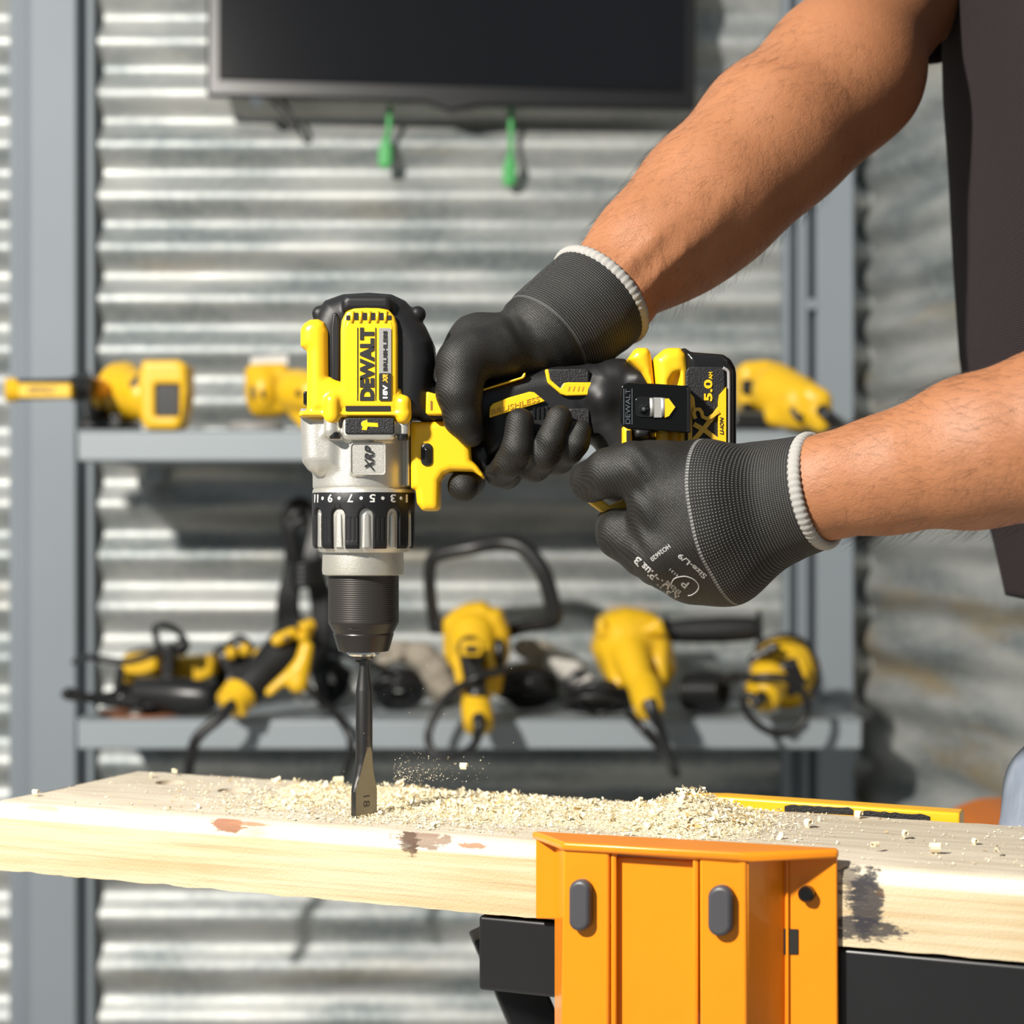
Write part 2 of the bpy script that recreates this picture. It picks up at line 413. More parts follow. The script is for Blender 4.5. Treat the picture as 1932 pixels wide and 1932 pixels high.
# ------------------------------------------------------------------ shelves
SH_Y = 2.20
def shelf(py0, py1, x0, x1, label):
    zt, zb = zpx(SH_Y, py0), zpx(SH_Y, py1)
    t = thing('steel_shelf', (xpx(SH_Y, (x0 + x1) / 2), SH_Y + .13, zb), label, 'shelf')
    X0, X1 = xpx(SH_Y, x0), xpx(SH_Y, x1)
    boxm('front_rail', (X0, SH_Y, zb), (X1, SH_Y + .03, zt - .0015), SHELFP, t, .003)
    boxm('rear_rail', (X0, SH_Y + .18, zb), (X1, SH_Y + .21, zt - .0015), SHELFP, t, .003)
    for a in (X0 + .003, X1 - .033): boxm('cross_rail', (a, SH_Y + .031, zb), (a + .03, SH_Y + .179, zt - .0015), SHELFP, t, .002)
    boxm('shelf_plate', (X0 - .001, SH_Y - .001, zt - .0014), (X1 + .001, SH_Y + .212, zt), SHELFP, t, 0)
    for a in (X0 + .05, (X0 + X1) / 2, X1 - .05): boxm('bracket', (a - .012, SH_Y + .21, zb - .02), (a + .012, YW + .002, zb + .016), SHELFP, t, .002)
    return zt
ZM = shelf(811, 870, 146, 1600, 'grey painted steel shelf, upper of the two, level with the drill')
ZL = shelf(1357, 1414, 145, 1627, 'grey painted steel shelf, lower of the two, crowded with corded tools')
# ------------------------------------------------------------------ wall-mounted screen and green tags
tv = thing('wall_screen', W(850, 190, 2.385), 'black flat screen mounted high on the corrugated wall', 'screen')
tvo = [(389, 181), (800, 192), (820, 199), (850, 211), (880, 204), (905, 199), (1312, 207), (1318, -330), (392, -350)]
prism('bezel', tvo, 2.385, 2.402, TVM, tv, .004)
prism('screen_panel', [(412, 150), (1290, 172), (1295, -310), (414, -330)], 2.382, 2.388, SCREEN, tv, .001)
lathe('screw', W(485, 189, 2.388), W(485, 189, 2.485), [(0, .009), (.7, .009), (1, .005)], CHROME, tv, 20)
lathe('sensor', W(852, 200, 2.388), W(852, 200, 2.494), [(0, .008), (.8, .007), (1, .001)], LAGR, tv, 20)
tube('cable', [W(510, 185, 2.415), W(530, 210, 2.415), W(548, 238, 2.415), W(557, 245, 2.415), W(560, 232, 2.420), W(540, 200, 2.425), W(525, 180, 2.435)], .0028, CORD, tv)
boxm('wall_mount', tuple(W(800, 120, 2.403)), (W(900, 120, 2.385).x, YW + .0, W(0, 20, 2.445).z), TVM, tv)
for i, (x, y0, y1, lab) in enumerate(((727, 204, 318, 'green plastic tag hanging left under the screen'), (961, 207, 352, 'green plastic tag hanging lower and further right under the screen'))):
    YT = 2.430
    t = thing('green_tag', W(x, y0, YT), lab, 'tag', 'green tags under the screen')
    tube('strap', [W(x + 8 - 4 * i, y0 - 4, YT), W(x + 7 - 4 * i, y0 + 30, YT - .004), W(x + 3, y1 - 50, YT)], R(5, YT), GREEN, t, flat=.4)
    o, _, _ = sdf('paddle', [poly([(x - 3, y1 - 62), (x + 6, y1 - 62), (x + 13, y1 - 40), (x + 12, y1 - 8), (x + 5, y1), (x - 8, y1), (x - 14, y1 - 8), (x - 13, y1 - 36)], YT, .004, .003)], .0015, GREEN, t)
# ------------------------------------------------------------------ tools on the shelves
def cord(pts, t, r=.0034, Y=None, name='cord', close=False):
    return tube(name, [W(p[0], p[1], p[2] if len(p) > 2 else Y) for p in pts], r, CORD, t, 6, 8, close)
def tool(name, px, py, Y, label, cat='power tool', group=None): return thing(name, W(px, py, Y), label, cat, group)
# upper shelf, left: angle grinder with side handle
t = tool('cordless_angle_grinder', 282, 810, 2.25, 'yellow cordless grinder with long side handle, upper shelf by left column')
sdf('battery_foot', [poly([(276, 683), (345, 682), (360, 692), (361, 740), (356, 776), (348, 808), (338, 813), (282, 812), (272, 790), (268, 720)], 2.22, .03, .007),
    poly(rrect(289, 723, 338, 785, 2, 2), 2.18, .02, .002, .001, op='-')], .0022, YELB, t)
prism('battery_socket', rrect(290, 724, 337, 784, 2), 2.196, 2.235, BLKM, t, 0)
for x in (300, 316, 330): prism('contact', rrect(x, 762, x + 7, 776, 2), 2.199, 2.203, STEEL, t)
sdf('motor_housing', [ell(W(238, 742, 2.27), (R(38, 2.27), .045, R(60, 2.27)), .01), cap(W(232, 742, 2.26), W(272, 748, 2.23), R(50, 2.25), R(46, 2.23), .01)], .0025, YELB, t)
sdf('housing_ring', [cyl(W(207, 738, 2.27), W(226, 744, 2.265), R(58, 2.27), .003)], .0025, YELB, t)
prism('vent_panel', [(243, 722), (262, 702), (270, 704), (262, 735), (250, 738), (243, 730)], 2.203, 2.25, BLKM, t, .003)
lathe('gear_head', W(158, 760, 2.27), W(205, 758, 2.27), [(0, .012), (.1, .025), (.7, .032), (1, .034)], BLKM, t, 24)
prism('blade_guard', [(150, 792), (225, 786), (232, 800), (225, 808), (158, 808), (148, 802)], 2.20, 2.32, BLKM, t, .003)
lathe('spindle', W(222, 782, 2.24), W(222, 806, 2.24), [(0, .009), (1, .009)], CHROME, t, 20)
lathe('handle_stub', W(172, 731, 2.2), W(196, 733, 2.22), [(0, .011), (.5, .013), (1, .009)], M('orange_plastic', (.75, .30, .01), .4), t, 20)
lathe('side_handle', W(10, 736, 2.155), W(172, 732, 2.19), [(0, .010), (.01, .0135), (.13, .0135), (.16, .0125), (.75, .0125), (.78, .0155), (.9, .0155), (.92, .012), (1, .010)], BLKM, t, 24)
lathe('handle_flange', W(160, 745, 2.18), W(170, 745, 2.182), [(0, .024), (.5, .030), (1, .026)], BLKM, t, 24)
lathe('handle_end', W(9, 736, 2.154), W(33, 736, 2.159), [(0, .011), (.1, .0142), (.9, .0142), (1, .013)], YELB, t, 24)
prism('handle_inlay', rrect(33, 723, 134, 750, 3), 2.140, 2.160, YELB, t, .002)
text('lettering', 'DEWALT', LABK, t, flat(54, 730, 104, 741, 2.1395), ext=.0003)
# upper shelf, behind the drill
t = tool('mitre_grinder', 520, 810, 2.3, 'yellow round-headed tool partly hidden behind the big drill, upper shelf')
sdf('gear_case', [poly([(467, 700), (478, 690), (540, 688), (556, 705), (560, 745), (552, 780), (520, 788), (482, 786), (469, 760)], 2.31, .035, .012), ell(W(500, 738, 2.29), (R(34, 2.29), .03, R(48, 2.29)), .006)], .0025, YELB, t)
sdf('motor', [cap(W(562, 738, 2.24), W(590, 742, 2.22), R(42, 2.24), R(40, 2.22), .01), cap(W(560, 780, 2.24), W(580, 803, 2.22), R(14, 2.24), R(12, 2.22), .01)], .0025, YELB, t)
prism('vent', rrect(473, 728, 482, 752, 2), 2.262, 2.28, BLKM, t, .001); prism('vent', rrect(492, 735, 498, 750, 2), 2.257, 2.28, BLKM, t, .001)
lathe('brush_cap', W(562, 741, 2.2), W(562, 741, 2.192), [(0, .004), (1, .003)], BLKM, t, 12)
lathe('flange_plate', W(475, 690, 2.34), W(545, 686, 2.34), [(0, .012), (1, .012)], RAGW, t, 20)
t = tool('grinding_disc', 470, 808, 2.3, 'pale grey abrasive disc lying flat on the upper shelf beside hidden tool', 'disc')
lathe('abrasive_rim', Vector((W(485, 0, 2.3).x, 2.29, ZM)), Vector((W(485, 0, 2.3).x, 2.29, ZM + .014)), [(0, .036), (.6, .036), (1, .030)], LAGR, t, 40)
lathe('centre_hub', Vector((W(485, 0, 2.3).x, 2.29, ZM + .0135)), Vector((W(485, 0, 2.3).x, 2.29, ZM + .016)), [(0, .012), (1, .010)], BLKM, t, 24)
# upper shelf, right
t = tool('corded_grinder', 1480, 810, 2.25, 'yellow corded grinder with dark cable, right end of upper shelf behind battery')
sdf('gear_hood', [poly([(1385, 700), (1400, 686), (1440, 682), (1474, 690), (1492, 704), (1490, 765), (1470, 778), (1396, 778), (1386, 760)], 2.28, .04, .014)], .0025, YELB, t)
sdf('motor_housing', [cap(W(1468, 738, 2.22), W(1508, 752, 2.19), R(50, 2.22), R(42, 2.19), .012), cap(W(1500, 770, 2.19), W(1540, 780, 2.17), R(34, 2.19), R(30, 2.17), .015),
    cap(W(1540, 760, 2.165), W(1550, 800, 2.16), R(24, 2.165), R(17, 2.16), .008), cap(W(1462, 785, 2.2), W(1510, 798, 2.18), R(20, 2.2), R(10, 2.18), .01),
    cap(W(1550, 775, 2.13), W(1580, 796, 2.15), R(9, 2.14), R(10, 2.15), .003)[:0] or cap(W(1530, 745, 2.165), W(1550, 752, 2.16), R(22, 2.165), R(18, 2.16), .008)], .0025, YELB, t)
prism('window', rrect(1401, 716, 1421, 742, 3), 2.232, 2.25, BLKM, t, .001); prism('window', rrect(1402, 760, 1419, 772, 3), 2.232, 2.25, BLKM, t, .001)
lathe('brush_cap', W(1479, 750, 2.185), W(1479, 750, 2.172), [(0, .004), (1, .003)], BLKM, t, 12)
tube('switch', [W(1493, 770, 2.165), W(1502, 784, 2.162), W(1512, 790, 2.16)], [.003, .004, .006], BLKM, t)
prism('guard', [(1385, 780), (1450, 782), (1478, 798), (1475, 810), (1380, 810)], 2.2, 2.3, BLKM, t, .004)
cord([(1549, 772, 2.148), (1562, 785, 2.14), (1576, 797, 2.15), (1590, 808, 2.2), (1600, 812, 2.28)], t, .0075)
# lower shelf, far left: jigsaw with black base and cable loops
t = tool('jigsaw', 330, 1345, 2.27, 'black and yellow boxy tool with wire loops, far left of lower shelf')
lathe('black_barrel', W(258, 1308, 2.25), W(402, 1316, 2.22), [(0, .012), (.03, .021), (.5, .0225), (.9, .020), (1, .014)], BLKM, t, 28)
sdf('yellow_box', [poly([(240, 1232), (300, 1232), (306, 1245), (304, 1285), (290, 1291), (245, 1288), (237, 1270)], 2.3, .03, .006)], .0025, YELB, t)
sdf('yellow_box', [poly([(322, 1240), (400, 1234), (411, 1245), (408, 1272), (380, 1286), (330, 1288)], 2.33, .03, .006)], .0025, YELB, t)
prism('clamp_post', rrect(303, 1215, 326, 1292, 4), 2.25, 2.29, BLKM, t, .003)
prism('black_body', [(236, 1228), (330, 1222), (340, 1290), (320, 1334), (230, 1332), (222, 1295)], 2.32, 2.40, BLKM, t, .008)
tube('wire_handle', [W(303, 1232, 2.26), W(292, 1190, 2.26), W(302, 1180, 2.26), W(325, 1184, 2.27), (W(348, 1206, 2.28)), W(352, 1222, 2.28), W(338, 1232, 2.28)], .0042, BLKM, t)
lathe('knob', W(356, 1215, 2.26), W(330, 1222, 2.26), [(0, .006), (.3, .010), (.8, .009), (1, .004)], BLKM, t, 16)
cord([(300, 1232, 2.24), (240, 1248, 2.23), (190, 1243, 2.23), (152, 1240, 2.26), (140, 1250, 2.32)], t, .0042)
cord([(228, 1262, 2.25), (222, 1290, 2.24), (215, 1310, 2.23), (150, 1316, 2.20), (124, 1311, 2.17), (132, 1305, 2.17), (170, 1318, 2.18), (240, 1330, 2.22), (300, 1335, 2.23)], t, .0052)
cord([(270, 1325, 2.2), (200, 1322, 2.19), (150, 1314, 2.175), (128, 1313, 2.18)], t, .0052)
t = tool('brown_sanding_disc', 270, 1352, 2.26, 'flat rust-brown sanding disc on lower shelf with a pale nut', 'disc')
lathe('disc', Vector((W(275, 0, 2.27).x, 2.262, ZL)), Vector((W(275, 0, 2.27).x, 2.262, ZL + .003)), [(0, .056), (1, .056)], M('rusty_brown', (.25, .10, .045), .8), t, 48)
lathe('nut', Vector((W(261, 0, 2.24).x, 2.222, ZL + .003)), Vector((W(261, 0, 2.24).x, 2.222, ZL + .011)), [(0, .008), (.7, .008), (1, .005)], RAGW, t, 12)
# black clamp cluster between the jigsaw and the grinder
t = tool('small_plunge_base', 450, 1345, 2.36, 'small black and yellow knobbed tool wedged behind the angled grinder')
sdf('base', [cap(W(425, 1240, 2.36), W(440, 1300, 2.36), R(26, 2.36), R(30, 2.36), .01), cap(W(455, 1240, 2.36), W(470, 1300, 2.36), R(20, 2.36), R(26, 2.36), .01), cap(W(440, 1300, 2.36), W(450, 1325, 2.36), R(30, 2.36), R(26, 2.36), .01)], .003, BLKM, t)
for x, y in ((436, 1232), (462, 1226), (488, 1236)): sdf('knob', [ell(W(x, y, 2.33), (.008, .008, .009), .002)], .0015, YELB, t)
cord([(430, 1214, 2.34), (452, 1205, 2.34), (470, 1216, 2.34), (478, 1240, 2.33)], t, .005)
# lower shelf: small angle grinder leaning diagonally
t = tool('angle_grinder', 480, 1345, 2.2, 'black and yellow corded grinder leaning diagonally, left half of lower shelf')
A0, A1 = W(448, 1316, 2.17), W(578, 1188, 2.24)
lathe('grip_body', A0, A1, [(0, .016), (.08, .022), (.35, .0215), (.55, .024), (.75, .027), (.95, .028), (1, .022)], BLKT, t, 32)
lathe('tail_ring', W(432, 1332, 2.155), W(456, 1306, 2.172), [(0, .012), (.1, .020), (.9, .022), (1, .020)], YELB, t, 28)
sdf('tail_shell', [cap(W(440, 1318, 2.16), W(458, 1342, 2.158), R(25, 2.16), R(11, 2.16), .006)], .0025, YELB, t)
sdf('handle_shell', [cap(W(578, 1222, 2.17), W(562, 1290, 2.165), R(14, 2.17), R(19, 2.165), .008), cap(W(558, 1262, 2.165), W(508, 1306, 2.16), R(12, 2.165), R(9, 2.16), .008)], .0025, YELB, t)
sdf('switch_frame', [cap(W(523, 1208, 2.185), W(552, 1194, 2.19), R(12, 2.19), R(11, 2.19), .004), cap(W(536, 1202, 2.17), W(541, 1200, 2.17), R(7, 2.17), R(6, 2.17), .002)], .0022, YELB, t)
prism('switch', [(532, 1203), (545, 1198), (548, 1204), (535, 1210)], 2.158, 2.17, BLKM, t, .002)
for a, b in (((570, 1186), (588, 1178)), ((566, 1208), (580, 1192))): tube('yellow_band', [W(a[0], a[1], 2.19), W(b[0], b[1], 2.2)], .008, YELB, t)
cord([(440, 1325, 2.15), (418, 1352, 2.135), (385, 1378, 2.13), (366, 1404, 2.13), (356, 1452, 2.14), (350, 1530, 2.16), (360, 1640, 2.2)], t, .0068)
# hanging coil of cable
t = tool('hanging_cable_coil', 570, 950, 2.35, 'tall hank of black cable behind the drill chuck above lower shelf', 'cable')
for i in range(7):
    a = (i - 3) * 7; h = i * 9
    cord([(566 + a * .4, 948 + h * .6, 2.33 + .008 * (i % 3)), (546 + a * .3, 975 + h * .4, 2.33), (556 + a * .5, 1060, 2.34), (543 + a * .6, 1140, 2.34 + .01 * (i % 2)), (556 + a, 1225, 2.35), (585 + a, 1262, 2.34), (606 + a * .5, 1200, 2.33), (604 + a * .6, 1120, 2.33), (588 + a * .5, 1060, 2.32), (598 + a * .4, 990, 2.33), (585 + a * .3, 952 + h * .5, 2.34)], t, .0062, close=True, name='cable_loop')
for j in range(5): cord([(548, 1062 + 9 * j, 2.31), (572, 1068 + 9 * j, 2.29), (604, 1058 + 9 * j, 2.31), (600, 1052 + 9 * j, 2.37), (560, 1054 + 9 * j, 2.37)], t, .0048, close=True, name='binding_turn')
cord([(592, 1210, 2.3), (640, 1232, 2.26), (700, 1250, 2.24), (745, 1278, 2.26)], t, .0045, name='cable_end')
cord([(574, 1290, 2.3), (600, 1318, 2.24), (642, 1358, 2.17), (662, 1400, 2.15), (655, 1450, 2.16), (640, 1490, 2.2), (620, 1600, 2.2)], t, .0052, name='cable_end')
# polisher with big D handle
t = tool('polisher', 900, 1350, 2.2, 'large yellow polisher with black D-shaped hoop handle, middle of lower shelf')
tube('hoop_handle', [W(822, 1192, 2.30), W(812, 1120, 2.29), W(812, 1065, 2.285), W(830, 1046, 2.28), (W(890, 1034, 2.27)), W(945, 1024, 2.27), W(990, 1036, 2.265), W(1024, 1080, 2.26), W(1040, 1130, 2.26), W(1046, 1166, 2.26), W(1030, 1176, 2.265), W(1000, 1180, 2.275), W(958, 1192, 2.29)], [.008, .0078, .0082, .0088, .0092, .0096, .0104, .0108, .0106, .0098, .0085, .0085, .0085], BLKM, t, 8, 12)
prism('handle_boss', [(812, 1168), (838, 1166), (840, 1196), (820, 1198)], 2.29, 2.33, BLKM, t, .004)
sdf('gear_housing', [poly([(836, 1168), (856, 1150), (880, 1138), (912, 1134), (930, 1146), (946, 1148), (962, 1190), (962, 1235), (950, 1262), (852, 1258), (838, 1232)], 2.26, .04, .018)], .0025, YELB, t)
sdf('body', [cap(W(890, 1200, 2.23), W(900, 1300, 2.17), R(48, 2.23), R(32, 2.17), .015), cap(W(944, 1220, 2.23), W(935, 1300, 2.2), R(14, 2.23), R(12, 2.2), .01)], .0025, YELB, t)
sdf('side_grip', [cap(W(862, 1240, 2.175), W(872, 1300, 2.150), R(11, 2.18), R(9, 2.15), .005), cap(W(918, 1226, 2.175), W(930, 1270, 2.16), R(9, 2.18), R(7, 2.16), .005)], .002, YELB, t)
sdf('switch_panel', [cap(W(886, 1222, 2.178), W(900, 1310, 2.14), R(24, 2.18), R(20, 2.14), .008)], .0022, BLKM, t)
prism('switch_frame', rrect(869, 1210, 909, 1238, 6), 2.118, 2.150, YELB, t, .002)
prism('switch', rrect(878, 1219, 901, 1231, 2), 2.115, 2.122, BLKM, t, .001)
sdf('side_recess', [ell(W(942, 1232, 2.205), (R(13, 2.2), .012, R(30, 2.2)), .003)], .0025, BLKM, t)
lathe('tail_ring', W(896, 1318, 2.15), W(904, 1372, 2.115), [(0, .010), (.1, .0165), (.4, .0185), (.95, .0175), (1, .014)], YELB, t, 28)
cord([(902, 1350, 2.09), (905, 1378, 2.09), (892, 1408, 2.10), (862, 1426, 2.12), (830, 1428, 2.13), (810, 1405, 2.14), (812, 1370, 2.15), (845, 1315, 2.15), (895, 1280, 2.13), (945, 1266, 2.15), (1000, 1258, 2.2), (1045, 1275, 2.26)], t, .0050)
tube('strain_relief', [W(903, 1352, 2.10), W(904, 1372, 2.09), W(898, 1392, 2.095)], [.0078, .007, .005], CORD, t)
# rags / gloves lying behind
def blob(name, ps, Y, mat, t, r=.02):
    return sdf(name, [cap(W(a[0], a[1], Y), W(b[0], b[1], Y + .02), R(a[2], Y), R(b[2], Y), .01) for a, b in zip(ps, ps[1:])], .003, mat, t, 2,
        lambda X, Yy, Z: .0022 * np.sin(X * 330) * np.sin(Z * 410 + Yy * 300))
t = tool('work_glove', 800, 1345, 2.36, 'crumpled grey-beige leather glove behind the drill bit, lower shelf', 'glove')
blob('leather_body', [(752, 1228, 20), (800, 1240, 26), (822, 1268, 30), (838, 1300, 28), (842, 1325, 18)], 2.36, RAG, t)
blob('finger', [(742, 1222, 12), (700, 1226, 11)], 2.36, RAG, t); blob('finger', [(750, 1240, 12), (712, 1250, 11)], 2.35, RAG, t)
t = tool('cloth_roll', 1050, 1340, 2.38, 'rolled rag with white cloth end and black strap, right of the polisher', 'cloth')
blob('rag_body', [(985, 1222, 18), (1020, 1232, 24), (1045, 1245, 22)], 2.37, RAG, t)
blob('white_end', [(1048, 1248, 24), (1078, 1262, 24), (1098, 1282, 20)], 2.36, RAGW, t)
prism('black_strap', [(1062, 1288), (1090, 1262), (1122, 1286), (1100, 1312), (1066, 1310)], 2.31, 2.35, BLKM, t, .008)
prism('white_stripe', [(1084, 1292), (1112, 1272), (1118, 1278), (1090, 1299)], 2.305, 2.312, RAGW, t, .001)
# large corded grinder
t = tool('large_angle_grinder', 1200, 1350, 2.2, 'big yellow corded grinder pointing forward with black side handle, lower shelf')
sdf('motor_housing', [poly([(1126, 1180), (1128, 1166), (1150, 1152), (1180, 1145), (1212, 1150), (1238, 1160), (1250, 1180), (1266, 1215), (1272, 1262), (1256, 1296), (1200, 1308), (1158, 1302), (1134, 1268), (1114, 1224)], 2.26, .05, .026),
    cap(W(1180, 1215, 2.22), W(1212, 1300, 2.15), R(40, 2.22), R(26, 2.15), .02), cap(W(1148, 1220, 2.22), W(1165, 1290, 2.19), R(18, 2.2), R(14, 2.19), .006), cap(W(1244, 1220, 2.22), W(1246, 1280, 2.2), R(16, 2.2), R(14, 2.2), .006)], .0025, YELB, t)
sdf('housing_band', [poly([(1124, 1170), (1140, 1168), (1150, 1192), (1180, 1180), (1215, 1182), (1240, 1166), (1250, 1172), (1256, 1200), (1200, 1196), (1150, 1206), (1128, 1200)], 2.215, .012, .005)], .0025, YELB, t)
lathe('tail_ring', W(1214, 1288, 2.16), W(1226, 1340, 2.11), [(0, .012), (.1, .019), (.5, .0195), (.95, .017), (1, .013)], YELB, t, 28)
tube('strain_relief', [W(1224, 1322, 2.085), W(1232, 1345, 2.08), W(1242, 1368, 2.085)], [.0085, .008, .0065], CORD, t)
cord([(1242, 1362, 2.085), (1252, 1395, 2.10), (1262, 1425, 2.13), (1276, 1462, 2.2)], t, .0055)
cord([(1185, 1345, 2.16), (1212, 1375, 2.13), (1245, 1410, 2.14), (1272, 1458, 2.18)], t, .0055)
lathe('side_handle', W(1252, 1192, 2.28), W(1438, 1186, 2.27), [(0, .017), (.03, .024), (.06, .014), (.1, .0135), (.3, .0155), (.6, .0165), (.88, .0150), (.93, .0135), (.96, .022), (.985, .024), (1, .018)], BLKT, t, 28)
prism('guard_plate', [(1140, 1150), (1250, 1150), (1246, 1138), (1150, 1138)], 2.30, 2.31, M('bare_sheet_metal', (.45, .44, .42), .4, .5), t)
# palm sander
t = tool('palm_sander', 1480, 1345, 2.2, 'round yellow and black palm sander at right end of lower shelf')
sdf('shell', [ell(W(1482, 1268, 2.24), (R(66, 2.24), .045, R(70, 2.24)), .01), cap(W(1440, 1300, 2.19), W(1450, 1285, 2.18), R(34, 2.19), R(38, 2.18), .012)], .0028, YELB, t)
sdf('front_pad', [poly([(1468, 1250), (1498, 1240), (1516, 1252), (1522, 1282), (1506, 1306), (1488, 1316), (1478, 1290), (1462, 1272)], 2.185, .014, .007)], .0025, BLKM, t)
sdf('badge', [poly([(1503, 1246), (1512, 1244), (1524, 1262), (1526, 1282), (1518, 1280), (1510, 1262)], 2.168, .004, .002)], .0018, YELB, t)
prism('vent_band', [(1412, 1244), (1458, 1212), (1472, 1216), (1470, 1226), (1420, 1254)], 2.178, 2.2, BLKM, t, .003)
for x, y in ((1428, 1236), (1442, 1228), (1456, 1221)): lathe('vent_hole', W(x, y, 2.179), W(x, y, 2.174), [(0, .003), (1, .003)], LAGR, t, 10)
tube('edge_trim', [W(1424, 1222, 2.21), W(1450, 1204, 2.205), W(1484, 1199, 2.2), W(1516, 1210, 2.2), W(1536, 1240, 2.2), W(1544, 1280, 2.2), W(1530, 1310, 2.19)], .0035, BLKM, t)
lathe('tail_ring', W(1452, 1296, 2.16), W(1436, 1320, 2.14), [(0, .014), (.1, .020), (.8, .021), (1, .017)], YELB, t, 28)
tube('strain_relief', [W(1438, 1314, 2.13), W(1430, 1322, 2.12), W(1420, 1330, 2.12)], [.0075, .007, .0055], CORD, t)
cord([(1432, 1320, 2.12), (1408, 1312, 2.125), (1404, 1335, 2.13), (1430, 1368, 2.135), (1470, 1385, 2.14), (1508, 1372, 2.14), (1524, 1340, 2.14), (1514, 1305, 2.13), (1480, 1280, 2.12), (1420, 1278, 2.13), (1360, 1286, 2.18)], t, .0045)
# coiled cables on the lower shelf
def coil(name, cx, cy, Y, rx, ry, n, label, tilt=.3, r=.0036, jit=6):
    t = tool(name, cx, cy + ry, Y, label, 'cable', 'coiled cables on the lower shelf')
    rs = random.Random(int(cx)); zmin = ZL + r
    for i in range(n):
        a0 = rs.uniform(0, 6); pts = []; q1 = rs.uniform(.45, 1.05); q2 = rs.uniform(.35, 1.0)
        for k in range(8):
            a = a0 + k * math.pi / 4
            p = W(cx + (rx * q1 * (.8 + .2 * rs.random())) * math.cos(a) + rs.uniform(-jit, jit), cy + (ry * q2 * (.8 + .2 * rs.random())) * math.sin(a) + (i - n / 2) * 2, Y + tilt * .06 * math.sin(a) + .01 * (i - n / 2) / n + rs.uniform(-.004, .004))
            p.z = max(p.z, zmin); pts.append(p)
        tube('cable_turn', pts, r, CORD, t, 5, 8, True)
    return t
coil('coiled_cable', 752, 1305, 2.28, 46, 34, 12, 'messy black cable coil on lower shelf just right of the drill bit')
coil('coiled_cable', 1000, 1300, 2.27, 60, 38, 13, 'wide black cable coil between polisher and white rag')
c_ = coil('coiled_cable', 1128, 1318, 2.2, 66, 26, 11, 'flat black cable bundle in front of the big yellow grinder')
coil('coiled_cable', 625, 1285, 2.36, 36, 42, 9, 'dark cable heap behind the left of the drill bit')
t = tool('coiled_cable', 1325, 1345, 2.26, 'tightly wound upright black cable coil between grinder and sander', 'cable', 'coiled cables on the lower shelf')
for i in range(8):
    x = 1300 + i * 8.5
    tube('cable_turn', [W(x + 12 * math.sin(a), 1304 + (34 - abs(i - 3.5)) * math.cos(a), 2.25 + .035 * math.sin(a)) for a in [k * math.pi / 4 for k in range(8)]], .0046, CORD, t, 5, 8, True)
cord([(1360, 1286, 2.22), (1380, 1276, 2.2), (1405, 1272, 2.18)], t, .0042)
